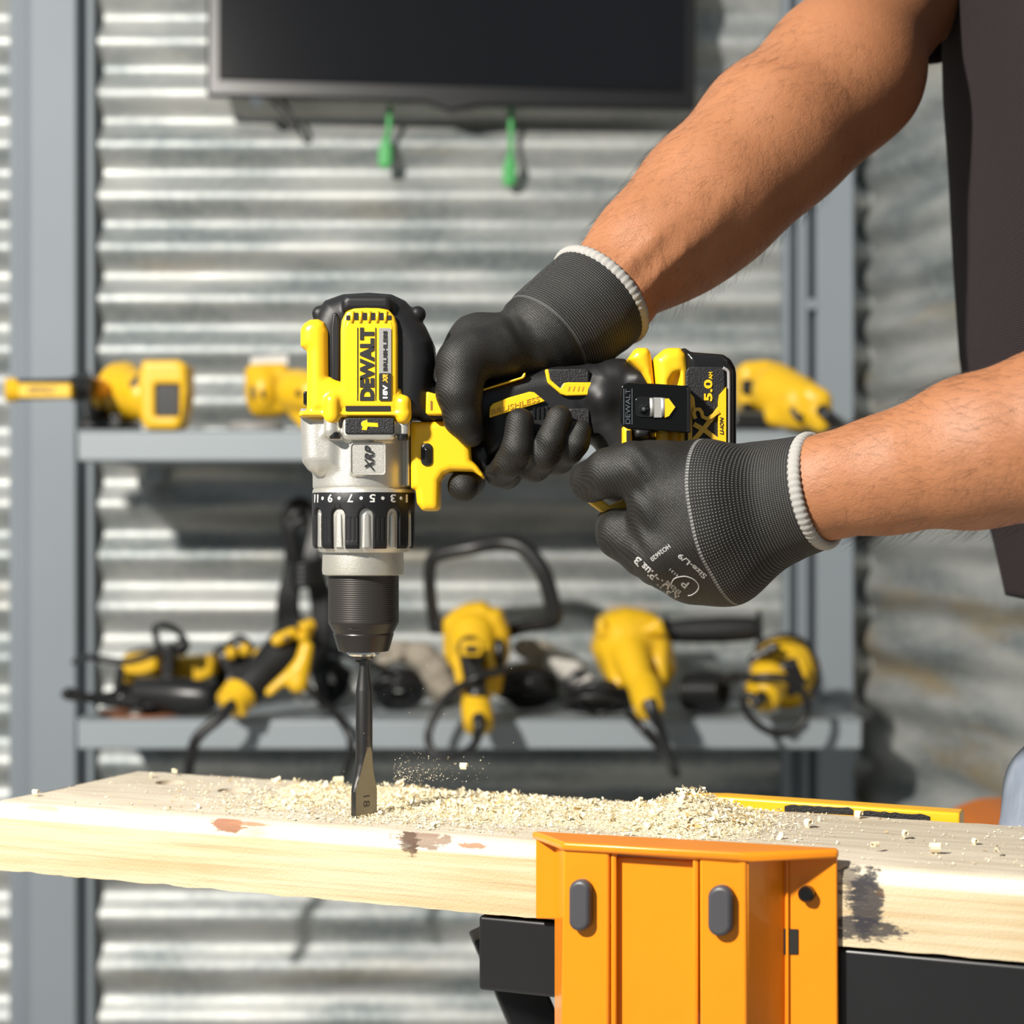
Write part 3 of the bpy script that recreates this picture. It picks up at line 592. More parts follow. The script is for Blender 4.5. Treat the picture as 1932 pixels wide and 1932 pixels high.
# ------------------------------------------------------------------ timber board and bench
BO = Vector((-.3275, 1.157, .901)); BA = -math.atan2(.382, .924)
bd = Vector((math.cos(BA), math.sin(BA), 0)); bn = Vector((-math.sin(BA), math.cos(BA), 0))   # along the board / away from camera
def onplane(px, py, v):
    """point where the pixel's ray meets the vertical plane standing v metres in front of the board's near face"""
    tx = (px - CX) / F; Y = (-v + BO.x * bn.x + BO.y * bn.y) / (tx * bn.x + bn.y); return W(px, py, Y)
def ontop(px, py, z=.901):
    Y = (CZ - z) * F / (py - HY); return W(px, py, Y)
def bl(p): q = p - BO; return Vector((q.dot(bd), q.dot(bn), q.z))     # board-local
def wood():
    m, nt, b = custom('sawn_pine'); tc = nd(nt, 'ShaderNodeTexCoord').outputs['Object']
    sx = nd(nt, 'ShaderNodeSeparateXYZ'); nt.links.new(tc, sx.inputs[0]); X, Y, Z = sx.outputs
    g1 = noise(nt, tc, 1, 5, (5, 60, 150)); g2 = noise(nt, tc, 1, 3, (9, 260, 520), .6); g3 = noise(nt, tc, 6, 3)
    c = mixc(nt, ramp(nt, g1, .35, .68), (.62, .51, .335), (.50, .37, .20))
    c = mixc(nt, math_(nt, 'MULTIPLY', ramp(nt, g2, .50, .72), .55), c, (.36, .24, .12))
    c = mixc(nt, math_(nt, 'MULTIPLY', ramp(nt, g3, .4, .7), .3), c, (.66, .58, .41))
    top = math_(nt, 'MULTIPLY', ramp(nt, Z, -.004, -.0012), 1.0)          # dusty sawn top face
    ct = mixc(nt, ramp(nt, noise(nt, tc, 1, 4, (14, 130, 1)), .35, .7), (.56, .50, .40), (.45, .385, .29))
    c = mixc(nt, top, c, ct)
    wane = math_(nt, 'MULTIPLY', math_(nt, 'MULTIPLY', ramp(nt, Z, -.0115, -.009), math_(nt, 'SUBTRACT', 1.0, top)), ramp(nt, noise(nt, tc, 12, 3), .3, .5))
    c = mixc(nt, math_(nt, 'MULTIPLY', wane, .8), c, (.80, .75, .62))
    nz = noise(nt, tc, 1, 5, (110, 110, 340), .7)
    def spot(px, py, v, rx, rz, col, a, jag=.9, onT=False):
        p = bl(onplane(px, py, v)) if not onT else bl(ontop(px, py))
        dx = math_(nt, 'DIVIDE', math_(nt, 'SUBTRACT', X, p.x), rx)
        q = (math_(nt, 'DIVIDE', math_(nt, 'SUBTRACT', Y, p.y), rz) if onT else math_(nt, 'DIVIDE', math_(nt, 'SUBTRACT', Z, p.z), rz))
        d = math_(nt, 'SQRT', math_(nt, 'ADD', math_(nt, 'MULTIPLY', dx, dx), math_(nt, 'MULTIPLY', q, q)))
        d = math_(nt, 'ADD', d, math_(nt, 'MULTIPLY', math_(nt, 'SUBTRACT', nz, .5), jag * 2.2))
        return mixc(nt, math_(nt, 'MULTIPLY', math_(nt, 'MULTIPLY', math_(nt, 'SUBTRACT', 1.0, ramp(nt, d, .75, 1.1)), a), math_(nt, 'SUBTRACT', 1.0, ramp(nt, Z, -.0012, -.0004))), c, col)
    c = spot(428, 1557, 0, .0125, .0045, (.30, .13, .07), .95)
    c = spot(465, 1555, 0, .016, .0012, (.36, .17, .09), .8, .5)
    c = spot(795, 1583, 0, .017, .006, (.16, .08, .05), .75, 1.3)
    c = spot(770, 1590, 0, .006, .008, (.07, .035, .02), .8, 1.5)
    c = spot(895, 1596, 0, .010, .0015, (.30, .12, .05), .8, 1.2)
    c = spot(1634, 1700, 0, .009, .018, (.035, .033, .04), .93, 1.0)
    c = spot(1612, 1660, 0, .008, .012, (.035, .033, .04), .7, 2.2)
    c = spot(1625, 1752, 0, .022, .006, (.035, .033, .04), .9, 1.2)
    c = spot(1660, 1685, 0, .0024, .002, (.10, .06, .04), .8, .4)
    c = spot(80, 1526, 0, .012, .002, (.55, .36, .18), .5, 1.0)
    nt.links.new(c, b.inputs['Base Color']); b.inputs['Roughness'].default_value = .7; b.inputs['Specular IOR Level'].default_value = .25
    h = math_(nt, 'ADD', math_(nt, 'MULTIPLY', g2, .5), noise(nt, tc, 700, 3)); bump(nt, b, h, .55, .0006)
    return m
WOOD = wood()
wb = thing('timber_board', BO, 'pale rough pine board being drilled, lying across the foreground', 'board')
wb.rotation_euler = (0, 0, BA)
TH = .0435; WD = .152; LEN = 1.15
from mathutils import noise as mn
prof_n = 7
rings = []; NS = 260
for i in range(NS + 1):
    u = LEN * i / NS
    e = mn.noise(Vector((u * 16, 0, 0))) ; e2 = mn.noise(Vector((u * 70, 5, 0)))
    wn = .0085 + .002 * e + .0006 * e2; wi = .0020 + .0012 * mn.noise(Vector((u * 22, 9, 0))) + .0004 * e2
    fr = .0007 * mn.noise(Vector((u * 60, 3, 3))) + .0003 * mn.noise(Vector((u * 200, 3, 3)))
    rings.append([Vector((u, 0 + fr, -TH + fr)), Vector((u, 0 - .0003, -TH * .6)), Vector((u, fr * .4, -wn)), Vector((u, wi * .5, -wn * .45)), Vector((u, wi + .0008, -.0007)), Vector((u, wi + .003, 0)), Vector((u, WD * .5, 0)), Vector((u, WD - .001, fr * .6)), Vector((u, WD + fr, -.0015)), Vector((u, WD, -TH))])
for r in rings[:1]:
    for v in r: v.x += .012 * (v.y / WD)
me = ringsmesh(rings)
board = bpy.data.objects.new('plank_body', me); COL.objects.link(board); board.parent = wb; me.materials.append(WOOD)
me.polygons.foreach_set('use_smooth', [True] * len(me.polygons)); me.set_sharp_from_angle(angle=math.radians(40))
holes = [(322, 1476, .0105), (440, 1491, .0105), (688, 1541, .0095)]
for px, py, r in holes:
    p = bl(ontop(px, py)); bmh = bmesh.new(); bmesh.ops.create_cone(bmh, cap_ends=True, segments=32, radius1=r, radius2=r, depth=.05, matrix=Matrix.Translation((p.x, p.y, .005 if r < .01 else -.008)))
    mh = bpy.data.meshes.new('h'); bmh.to_mesh(mh); bmh.free(); oh = bpy.data.objects.new('h', mh); COL.objects.link(oh)
    oh.matrix_world = wb.matrix_basis.copy()
    bpy.context.view_layer.update()
    md = board.modifiers.new('c', 'BOOLEAN'); md.object = oh; md.operation = 'DIFFERENCE'; md.solver = 'EXACT'
    dg = bpy.context.evaluated_depsgraph_get(); nm = bpy.data.meshes.new_from_object(board.evaluated_get(dg)); board.modifiers.clear(); board.data = nm; bpy.data.objects.remove(oh)
# ---- bench: orange front jaw, yellow rear jaw, black beam and legs
ws = thing('folding_work_stand', (.10, 1.03, 0), 'orange and black work stand whose jaws grip the board', 'work stand')
def vpr(name, pts, v0, v1, mat, parent, bev=0):
    """outline in pixels on the vertical plane v0 (in front of the board), extruded to v1"""
    a = [onplane(p[0], p[1], v0) for p in pts]; n = len(a); dv = -bn * (v1 - v0); b = [p + dv for p in a]
    bm = bmesh.new(); va = [bm.verts.new(v) for v in a]; vb = [bm.verts.new(v) for v in b]
    bm.faces.new(va); bm.faces.new(vb[::-1])
    for i in range(n): bm.faces.new((va[i], vb[i], vb[(i + 1) % n], va[(i + 1) % n]))
    bmesh.ops.recalc_face_normals(bm, faces=bm.faces); me = bpy.data.meshes.new(name); bm.to_mesh(me); bm.free()
    o = link(name, me, mat, parent, True, 40)
    if bev: addbev(o, bev, 3)
    return o
def solid(name, top, dz, mat, parent, bev=0):
    """plate: world-space top outline, dz thick downwards"""
    n = len(top); bot = [p - Vector((0, 0, dz)) for p in top]; bm = bmesh.new()
    va = [bm.verts.new(v) for v in top]; vb = [bm.verts.new(v) for v in bot]; bm.faces.new(va); bm.faces.new(vb[::-1])
    for i in range(n): bm.faces.new((va[i], vb[i], vb[(i + 1) % n], va[(i + 1) % n]))
    bmesh.ops.recalc_face_normals(bm, faces=bm.faces); me = bpy.data.meshes.new(name); bm.to_mesh(me); bm.free()
    o = link(name, me, mat, parent, True, 40)
    if bev: addbev(o, bev, 4)
    return o
V1 = .030
jaw = thing('front_jaw', (.08, .98, .86), None, None); jaw.parent = ws; jaw.matrix_parent_inverse = Matrix.Translation(-ws.location)
solid('top_flange', [onplane(1003, 1567, .0015), onplane(1300, 1583, .0015), onplane(1581, 1598, .0015), onplane(1583, 1604, .006), onplane(1418, 1612, V1), onplane(1388, 1606, V1 + .002), onplane(1061, 1589, V1 + .002)], .0048, ORA, jaw, .0018)
vpr('back_plate', [(1014, 1580), (1060, 1590), (1060, 1900), (1014, 1900)][:0] or [(1014, 1576), (1064, 1578), (1064, 1733), (1014, 1732)], .0015, .0045, ORA, jaw, .001)
vpr('back_plate', [(1455, 1600), (1581, 1608), (1583, 1960), (1455, 1960)], .0015, .0045, ORA, jaw, .001)
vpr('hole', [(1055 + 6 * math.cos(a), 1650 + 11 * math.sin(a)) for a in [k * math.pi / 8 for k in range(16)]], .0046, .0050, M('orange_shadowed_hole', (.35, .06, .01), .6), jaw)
# folded front: two uprights, slanted sides
vpr('front_face', [(1062, 1600), (1149, 1604), (1149, 1980), (1056, 1980)], V1, V1 - .004, ORA, jaw, .0016)
vpr('front_face', [(1319, 1612), (1408, 1618), (1410, 1980), (1320, 1980)], V1, V1 - .004, ORA, jaw, .0016)
def wallq(name, a, b, dz0, dz1, mat, th=.003):
    """vertical folded wall from top point a to top point b"""
    A = [a, b, b + Vector((0, 0, dz1)), a + Vector((0, 0, dz0))]; nrm = (b - a).cross(Vector((0, 0, 1))).normalized() * th
    vs = A + [p + nrm for p in A]; o = link(name, mesh(vs, [(0, 1, 2, 3), (7, 6, 5, 4), (0, 4, 5, 1), (1, 5, 6, 2), (2, 6, 7, 3), (3, 7, 4, 0)]), mat, jaw, True, 40)
    bm = bmesh.new(); bm.from_mesh(o.data); bmesh.ops.recalc_face_normals(bm, faces=bm.faces); bm.to_mesh(o.data); bm.free(); addbev(o, .0009, 2); return o
wallq('side_wall', onplane(1063, 1598, V1), onplane(1046, 1592, .003), -.12, -.12, ORA)
wallq('side_wall', onplane(1482, 1612, .004), onplane(1410, 1618, V1 - .001), -.12, -.12, ORA)
wallq('inner_wall', onplane(1153, 1606, V1 - .001), onplane(1156, 1606, .010), -.12, -.12, ORA)
wallq('inner_wall', onplane(1322, 1613, .010), onplane(1318, 1613, V1 - .001), -.12, -.12, ORA)
vpr('sliding_block', [(1156, 1616), (1312, 1624), (1313, 1980), (1155, 1980)], V1 - .006, .004, ORA, jaw, .0012)
def pad(x0, y0, x1, y1):
    a = vpr('rubber_pad', rrect(x0, y0, x1, y1, (x1 - x0) / 2 - .5, 8), V1 + .006, V1 - .001, PAD, jaw, .0022)
    return a
pad(1072, 1661, 1112, 1758); pad(1334, 1672, 1380, 1768)
for x, y, v in ((1524, 1685, .0045),): 
    c = onplane(x, y, v); lathe('bolt_head', c, c - bn * .006, [(0, .0042), (.75, .0042), (1, .0030)], BLKG, jaw, 20)
vpr('slot', [(1462, 1752), (1506, 1753), (1506, 1800), (1462, 1800)], .0046, .0052, DARK, jaw)
vpr('weld_bead', [(1483, 1618), (1489, 1618), (1490, 1960), (1484, 1960)], .0046, .0062, ORA, jaw, .0008)
# rear jaw rail
def vbk(name, pts, v0, v1, mat, parent, bev=0): return vpr(name, pts, v0, v1, mat, parent, bev)
rj = thing('rear_jaw', (.2, 1.15, .9), None, None); rj.parent = ws; rj.matrix_parent_inverse = Matrix.Translation(-ws.location)
YELJ = M('yellow_rail_paint', (.88, .45, .012), .35, var=(20, .05))
vpr('rail', [(1290, 1502), (1362, 1503), (1600, 1519), (1811, 1534), (1811, 1640), (1290, 1620)], -(WD + .003), -(WD + .020), YELJ, rj, .0015)
for x0, y0, x1, y1 in ((1480, 1521, 1610, 1528), (1622, 1533, 1755, 1541)):
    pp = [(x0 + (x1 - x0) * k / 14, y0 + (y1 - y0) * k / 14 - (2.5 + 2.5 * random.random()) * (0 < k < 14)) for k in range(15)]
    vpr('scuff', pp + [(p[0], y0 + (y1 - y0) * (p[0] - x0) / (x1 - x0) + 10) for p in pp[::-1]], -(WD + .0027), -(WD + .0031), BLKT, rj)
# beam and legs
def beam(name, a, b, w, h, mat, bev=.002):
    a = Vector(a); b = Vector(b); d = (b - a).normalized(); s = d.cross(Vector((0, 0, 1))).normalized() * w / 2; u = s.cross(d).normalized() * h / 2
    vs = [p + i * s + j * u for p in (a, b) for i, j in ((-1, -1), (1, -1), (1, 1), (-1, 1))]
    o = link(name, mesh(vs, [(0, 1, 2, 3), (7, 6, 5, 4), (0, 4, 5, 1), (1, 5, 6, 2), (2, 6, 7, 3), (3, 7, 4, 0)]), mat, ws, True, 40)
    bm = bmesh.new(); bm.from_mesh(o.data); bmesh.ops.recalc_face_normals(bm, faces=bm.faces); bm.to_mesh(o.data); bm.free(); addbev(o, bev, 3); return o
zb = .901 - TH - .001
def bw(u, y, z): return BO + bd * u + bn * y + Vector((0, 0, z - BO.z))
BM = BLKM
beam('top_beam', bw(bl(onplane(900, 1727, 0)).x, .052, zb - .022), bw(1.0, .052, zb - .022), .10, .042, BM)
0 and beam('side_lug', bw(.285, -.012, zb - .02), bw(.36, -.012, zb - .02), .02, .03, BM)
beam('support_strut', bw(.30, .10, zb - .03), bw(.40, .16, .55), .03, .03, BM)
for u, sgn in ((.42, -1), (.95, 1)):
    for y in (-.18, .30):
        beam('leg', bw(u, .06 + (.02 if y > .06 else -.02), zb - .045), bw(u + .05 * sgn, y * 1.2, .01), .035, .035, BM)
        boxm('foot', tuple(bw(u + .05 * sgn, y * 1.2, 0) - Vector((.03, .03, 0))), tuple(bw(u + .05 * sgn, y * 1.2, .03) + Vector((.03, .03, 0))), PAD, ws, .004)
# ------------------------------------------------------------------ shavings and sawdust
CHIP = M('fresh_wood_shaving', (.86, .76, .54), .7, var=(400, .12)); CHIPB = M('bark_shaving', (.55, .36, .15), .75, var=(300, .2))
def chipverts(p, L, w, rot, curl, lift, tiltx):
    """one curled flake: strip of quads bent into an arc, given thickness"""
    n = 4; out = []; M3 = Matrix.Rotation(rot, 3, 'Z') @ Matrix.Rotation(tiltx, 3, 'X') @ Matrix.Rotation(lift, 3, 'Y')
    for i in range(n):
        a = curl * (i / (n - 1) - .5); rad = L / max(abs(curl), .15)
        x = rad * math.sin(a); z = rad * (1 - math.cos(a)); ww = w * (1 - .5 * abs(i / (n - 1) - .45))
        for s in (-1, 1): out.append(p + M3 @ Vector((x, s * ww / 2, z)))
    return out
def chipsmesh(items):
    vs = []; fs = []
    for it in items:
        v = chipverts(*it); b = len(vs); vs += v
        for i in range(3): fs.append((b + 2 * i, b + 2 * i + 1, b + 2 * i + 3, b + 2 * i + 2))
    me = bpy.data.meshes.new('m'); me.from_pydata([tuple(v) for v in vs], [], fs); me.update(); return me
rs = random.Random(3)
def hpile(px, py):
    """mound height by photo position of the board-top point"""
    h = 0
    for cx, cy, sx, sy, a in ((1310, 1540, 75, 16, .0135), (1240, 1545, 110, 22, .004), (900, 1520, 150, 18, .0045), (760, 1495, 60, 14, .004), (600, 1495, 60, 14, .004), (545, 1515, 40, 9, .003), (1330, 1560, 90, 18, .0035), (1000, 1540, 120, 20, .0018)):
        h += a * math.exp(-((px - cx) / sx) ** 2 - ((py - cy) / sy) ** 2)
    return h
def inside(p):
    q = bl(p); return .003 < q.x < LEN - .05 and .006 < q.y < WD - .003 and all((q - bl(ontop(a, b))).xy.length > r * .95 for a, b, r in holes[:2])
items = []; itb = []
while len(items) < 15000:
    k = rs.random()
    if k < .50: px, py = rs.gauss(880, 190), rs.gauss(1520, 26)
    elif k < .80: px, py = rs.gauss(1310, 95), rs.gauss(1545, 20)
    elif k < .92: px, py = rs.gauss(600, 120), rs.gauss(1505, 22)
    else: px, py = rs.uniform(20, 1932), rs.uniform(1460, 1650)
    if py < 1440: continue
    p = ontop(px, py)
    if not inside(p): continue
    h = hpile(px, py); big = rs.random() < (.10 if h > .002 else .035)
    L = rs.uniform(.0032, .0070) if big else rs.uniform(.0006, .0023); w = L * (rs.uniform(.15, .5) if big else rs.uniform(.2, .6))
    p = p + Vector((0, 0, rs.random() * h + .0004 + L * .15))
    it = (p, L, w, rs.uniform(0, 6.3), rs.uniform(.3, 2.6) * rs.choice((-1, 1)), rs.gauss(0, .55), rs.gauss(0, .6))
    (itb if rs.random() < (.10 if 1290 < px < 1440 and py > 1535 else .03) else items).append(it)
t = thing('wood_shavings', ontop(900, 1520), 'heap of pale sawdust and shavings spread over the board top', 'sawdust'); t['kind'] = 'stuff'
o = link('pale_shavings', chipsmesh(items), CHIP, t, False); o['kind'] = 'stuff'
o = link('brown_shavings', chipsmesh(itb), CHIPB, t, False); o['kind'] = 'stuff'
# mound body under the shavings
def mound():
    vs = []; fs = []; nx, ny = 110, 34
    for i in range(nx):
        for j in range(ny):
            px = 470 + 970 * i / (nx - 1); py = 1466 + 118 * j / (ny - 1)
            p = ontop(px, py); q = bl(p); q.y = min(max(q.y, .008), WD - .003); p = BO + bd * q.x + bn * q.y
            vs.append(p + Vector((0, 0, hpile(px, py) * .72 - .0006 + .0007 * mn.noise(Vector((px * .08, py * .2, 0)))) ))
    for i in range(nx - 1):
        for j in range(ny - 1): a = i * ny + j; fs.append((a, a + ny, a + ny + 1, a + 1))
    return mesh(vs, fs)
o = link('sawdust_mound', mound(), M('fine_sawdust', (.82, .73, .52), .85, bump=(900, 1.0, .0018), var=(500, .2)), t, True); o['kind'] = 'stuff'
# flying dust
it = []
for _ in range(420):
    a = rs.random(); px = 742 + abs(rs.gauss(0, 62)); py = 1475 - abs(rs.gauss(0, 24)) ; Y = 1.1 + rs.uniform(-.03, .05)
    if rs.random() < .07: px, py = rs.uniform(560, 1000), rs.uniform(1240, 1460)
    L = rs.uniform(.0003, .0010); it.append((W(px, py, Y), L, L * .45, rs.uniform(0, 6), 1, rs.uniform(-1.5, 1.5), rs.uniform(-1, 1)))
o = link('flying_sawdust', chipsmesh(it), CHIP, None, False); tag(o, 'fine sawdust specks flying up right of the drill bit', 'sawdust', kind='stuff')
def curl(name, px, py, Y, r, n, lab, rot=0, wdt=.004, air=False):
    """one thick curled chip"""
    c = W(px, py, Y) if air else ontop(px, py) + Vector((0, 0, r * .8)); R3 = Matrix.Rotation(rot, 3, 'Z') @ Matrix.Rotation(.3 * math.sin(rot * 3), 3, 'Y')
    vs = []; K = 12
    for i in range(K):
        a = n * 6.28 * i / (K - 1); rr = r * (.45 + .55 * i / (K - 1))
        for s in (-1, 1):
            for q in (1, .86): vs.append(c + R3 @ Vector((rr * q * math.cos(a) + i * r * .08, s * wdt * (1 - .4 * i / K), rr * q * math.sin(a))))
    fs = []
    for i in range(K - 1):
        b = 4 * i
        for (x, y) in ((0, 1), (1, 3), (3, 2), (2, 0)): fs.append((b + x, b + y, b + 4 + y, b + 4 + x))
    o = link(name, mesh(vs, fs), CHIP, None, False); tag(o, lab, 'wood chip', 'large chips on the board'); return o
curl('wood_chip', 874, 1448, 1.12, .0036, .55, 'pale curled chip in mid-air above the board right of bit', 1.3, .003, True)
for px, py, r, n, rot, lab in ((1523, 1562, .0038, .8, .4, 'round wood chip between sawdust heap and rear yellow rail'), (1705, 1583, .0034, .6, .1, 'long pale chip on bare board right of the orange jaw'), (1765, 1612, .0042, .8, 1.4, 'upright rounded chip standing alone on the right board top'),
    (1838, 1594, .0026, .9, .3, 'small ball-shaped chip near the right edge, far side'), (1885, 1616, .0032, .5, 2.8, 'flat splinter chip near the right edge, front side'), (1655, 1608, .0036, .5, 2.2, 'ragged chip lying just right above the orange jaw'),
    (1618, 1545, .0034, .6, .8, 'white curled chip lying against the rear yellow rail'), (1237, 1590, .0016, .5, .2, 'tiny chip resting on the orange jaw top'), (326, 1464, .003, .4, 1.0, 'thin curled chip at far left edge of the board'),
    (285, 1468, .0028, .8, .3, 'blocky chip at the far left corner of the board'), (66, 1503, .0030, .7, 1.2, 'curled chip near the left front corner of board'), (750, 1491, .0042, .45, .6, 'upright chip just right of the spade bit'), (1115, 1522, .0034, .8, 0.2, 'rounded chip between the two sawdust heaps'), (640, 1486, .0048, .6, 2.0, 'bright thick chip just left of the spade bit')):
    curl('wood_chip', px, py, 1.0, r, n, lab, rot, r * .8)
# ------------------------------------------------------------------ the cordless drill (axis vertical at photo x 686, depth 1.1)
YD = 1.1
D = thing('cordless_drill', W(686, 1240, YD), 'large yellow and black cordless hammer drill held upright in the centre', 'drill')
AX = 686
def vl(name, x, prof, mat, n=72, sharp=30, parent=D):
    """lathe about the vertical axis; prof: (photo y, radius px)"""
    y0, y1 = prof[0][0], prof[-1][0]
    return lathe(name, W(x, y0, YD), W(x, y1, YD), [((y - y0) / (y1 - y0), R(r, YD)) for y, r in prof], mat, parent, n, sharp)
# motor end: black overmould
bk, _, _ = sdf('rubber_overmould', [
    poly([(594, 640), (597, 612), (606, 592), (618, 574), (652, 562), (700, 559), (742, 562), (768, 574), (788, 596), (806, 622), (819, 650), (823, 690), (818, 735), (815, 760), (814, 789), (774, 792), (600, 790), (590, 700)], YD + .001, .031, .013, Yr=YD),
    cap(W(604, 592, 1.081), W(604, 592, 1.11), R(15), R(15), .0012), cap(W(788, 593, 1.081), W(788, 594, 1.11), R(15.5), R(15.5), .0012),
    poly([(648, 570), (656, 561), (734, 561), (741, 569), (741, 590), (650, 590)], YD - .002, .0325, .003, .002, Yr=YD - .025),
    poly([(800, 735), (812, 729), (826, 728), (840, 736), (850, 745), (850, 800), (800, 800)], YD, .0215, .006, .006, Yr=YD)], .0009, BLK, D)
# yellow left shell
sdf('motor_housing', [
    poly([(570, 625), (576, 614), (588, 606), (604, 605), (616, 612), (623, 628), (624, 712), (646, 722), (760, 735), (766, 786), (569, 786), (569, 782), (582, 778), (582, 665), (570, 656)], YD - .005, .030, .007, Yr=YD - .02),
    poly([(569, 778), (776, 778), (776, 789), (569, 789)], YD - .002, .0335, .003, .002, Yr=YD - .02),
    cap(W(627, 757, 1.0665), W(627, 786, 1.0665), R(15), R(15), .0015), cap(W(761, 760, 1.069), W(761, 786, 1.069), R(14.5), R(14.5), .0015)], .0009, YEL, D)
prism('selector_slider', rrect(572, 738, 592, 764, 4), 1.082, 1.10, BLKG, D, .001)
for i in range(5): boxm('cooling_slit', tuple(W(581.3, 702 + i * 9, 1.083)), tuple(W(583.5, 698 + i * 9, 1.087)), DARK, D)
# raised front panel
YP = 1.0655
panel = prism('label_panel', [(642, 781), (642, 622), (644, 604), (652, 588), (668, 579), (690, 577), (715, 578), (732, 583), (744, 596), (749, 612), (750, 640), (750, 781)], YP, 1.085, YEL, D, .0024, seg=4)
prism('panel_field', [(651, 757), (651, 618), (656, 606), (738, 606), (741, 618), (741, 757)], YP - .0004, YP + .003, YEL, D, .0006)
for x in (657, 672.5, 688.5, 704.5, 720, 734.5):
    yy = 590 if 660 < x < 730 else 595
    prism('air_vent', rrect(x - 4, yy, x + 4, 604, 1.5, 2), YP - .00025, YP + .002, DARK, panel)
for x in (664.5, 680.5, 696.5, 712, 727.5): tube('vent_rib', [W(x, 587, YP), W(x, 609, YP)], .0011, YEL, panel, 1, 8)
prism('lower_slot', rrect(652, 763, 737, 776, 2, 2), YP - .0003, YP + .002, DARK, panel)
prism('rim_slit', rrect(627, 590, 637, 612, 4, 3), 1.0745, 1.08, M('amber_slit', (.40, .16, .01), .5), D, 0)
prism('rubber_strip', [(624, 618), (627, 592), (634, 588), (641, 600), (641, 716), (636, 719), (627, 719), (624, 714)], 1.069, 1.085, BLK, D, .0015)
YT_ = YP - .0006
text('brand_lettering', 'DEWALT', LABK, panel, flat(679, 618, 706, 756, YT_, 90), bold=.06, ext=.0003)
for x in (674.6, 708.7): prism('pinstripe', rrect(x - .8, 618, x + .8, 756, .5, 1), YT_ - .0002, YT_ + .001, LABK, panel)
prism('grey_label_plate', rrect(715, 619, 738, 712, 3), YT_ - .0003, YT_ + .001, LAGR, panel)
prism('black_label_plate', rrect(715, 704, 738, 756, 3), YT_ - .0006, YT_ + .001, LABK, panel)
text('plate_lettering', 'BRUSHLESS', LABK, panel, flat(723, 624, 731, 700, YT_ - .0004, 90), bold=.04, ext=.0002)
text('plate_lettering', '18V', WHT, panel, flat(722, 726, 731.5, 752, YT_ - .0007, 90), bold=.045, ext=.0002)
text('plate_lettering', 'XR', M('orange_print', (.9, .42, .02), .5), panel, flat(722, 706, 731.5, 723, YT_ - .0007, 90), shear=.3, bold=.05, ext=.0002)
# silver gear housing
sdf('gear_housing', [
    cyl(W(682, 789, YD), W(682, 924, YD), R(91.5), .0015),
    poly([(566, 770), (655, 770), (655, 800), (651, 893), (600, 897), (582, 888), (570, 872)], YD - .004, .025, .010, .0025, Yr=YD - .02),
    cap(W(626, 789, 1.0685), W(626, 812, 1.0685), R(15), R(15), .0015), cap(W(761, 789, 1.072), W(761, 818, 1.072), R(12.5), R(12.5), .0015),
    poly(rrect(646, 789, 747, 831, 10), 1.078, .0135, .003, .002, Yr=1.068),
    poly([(768, 789), (776, 789), (776, 918), (768, 918)], YD, .018, .002, .003, Yr=YD),
    poly(rrect(660, 834, 729, 897, 6), 1.0700, .0008, .0006, .0006, Yr=1.07),
    poly([(617, 814), (643, 814), (640, 822), (612, 820)], 1.074, .006, .002, .004, Yr=1.07)], .0008, SIL, D)
fp = prism('mode_plate', rrect(651, 788, 744, 819, 4), 1.0635, 1.07, BLKT, D, .0008)
prism('hammer_icon', [(682, 797), (685, 794), (690, 793), (692, 791), (694, 797), (713, 798), (714, 806), (694, 805), (692, 812), (682, 811), (684, 806), (681, 801)], 1.0632, 1.065, YEL, D, .0002)
tube('raised_frame', [W(p[0], p[1], 1.0688) for p in rrect(662, 836, 727, 895, 6, 3)], .00035, SIL, D, 1, 6, True)
text('lettering', 'XRP', LABK, D, flat(688, 840, 705, 889, 1.0684, 90), shear=.35, bold=.02, ext=.0002)
for x, y in ((632, 824), (760, 827)): lathe('screw', W(x, y - 8, 1.0675), W(x, y + 4, 1.0675), [(0, R(10)), (.7, R(11)), (1, R(9))], BLKG, D, 24)
vl('collar_seal', AX, [(922, 91), (924, 95), (930, 96.5)], SIL)
# torque collar: scalloped skirt round a silver core
vl('collar_core', AX, [(960, 91), (1030, 90), (1035, 88), (1041, 84), (1042, 76)], SIL)
def collar():
    n = 360; ys = [929, 932, 950, 958] + [958 + 1.6 * i for i in range(1, 46)] + [1032, 1034]
    NT = 11; vs = []; fs = []
    for y in ys:
        for i in range(n):
            th = 2 * math.pi * i / n
            ph = ((th * NT / (2 * math.pi) + .265) % 1) - .5             # slot centre at 0
            arc = ph * 2 * math.pi / NT * 97                       # px from slot centre
            top = 962; hw = 11.0
            dslot = (math.hypot(arc, max(0, (top + hw) - y)) - hw) if y > top - 6 else 9
            rr = 97 - 1.0 * max(0, (y - 940) / 95) - 2.6 * max(0, y - 1028) / 6 - (1.5 if y < 930 else 0)
            depth = min(max((4.5 - dslot) / 4.5, 0), 1); rr -= 11 * depth * depth * (3 - 2 * depth)
            if y > 976 and y < 1020 and dslot > 6:
                rr -= .9 * max(0, math.cos((arc - 27.7 * (1 if arc > 0 else -1)) * 2 * math.pi / 8.4)) ** 2 * min(1, (dslot - 6) / 2)
            vs.append(W(AX, y, YD) + Vector((math.sin(th) * R(rr), -math.cos(th) * R(rr), 0)))
    for j in range(len(ys) - 1):
        for i in range(n):
            k = (i + 1) % n; fs.append((j * n + i, j * n + k, (j + 1) * n + k, (j + 1) * n + i))
    return mesh(vs, fs)
cl = link('torque_collar', collar(), BLK, D, True, 50)
bmx = bmesh.new(); bmx.from_mesh(cl.data); bmesh.ops.recalc_face_normals(bmx, faces=bmx.faces); bmx.to_mesh(cl.data); bmx.free()
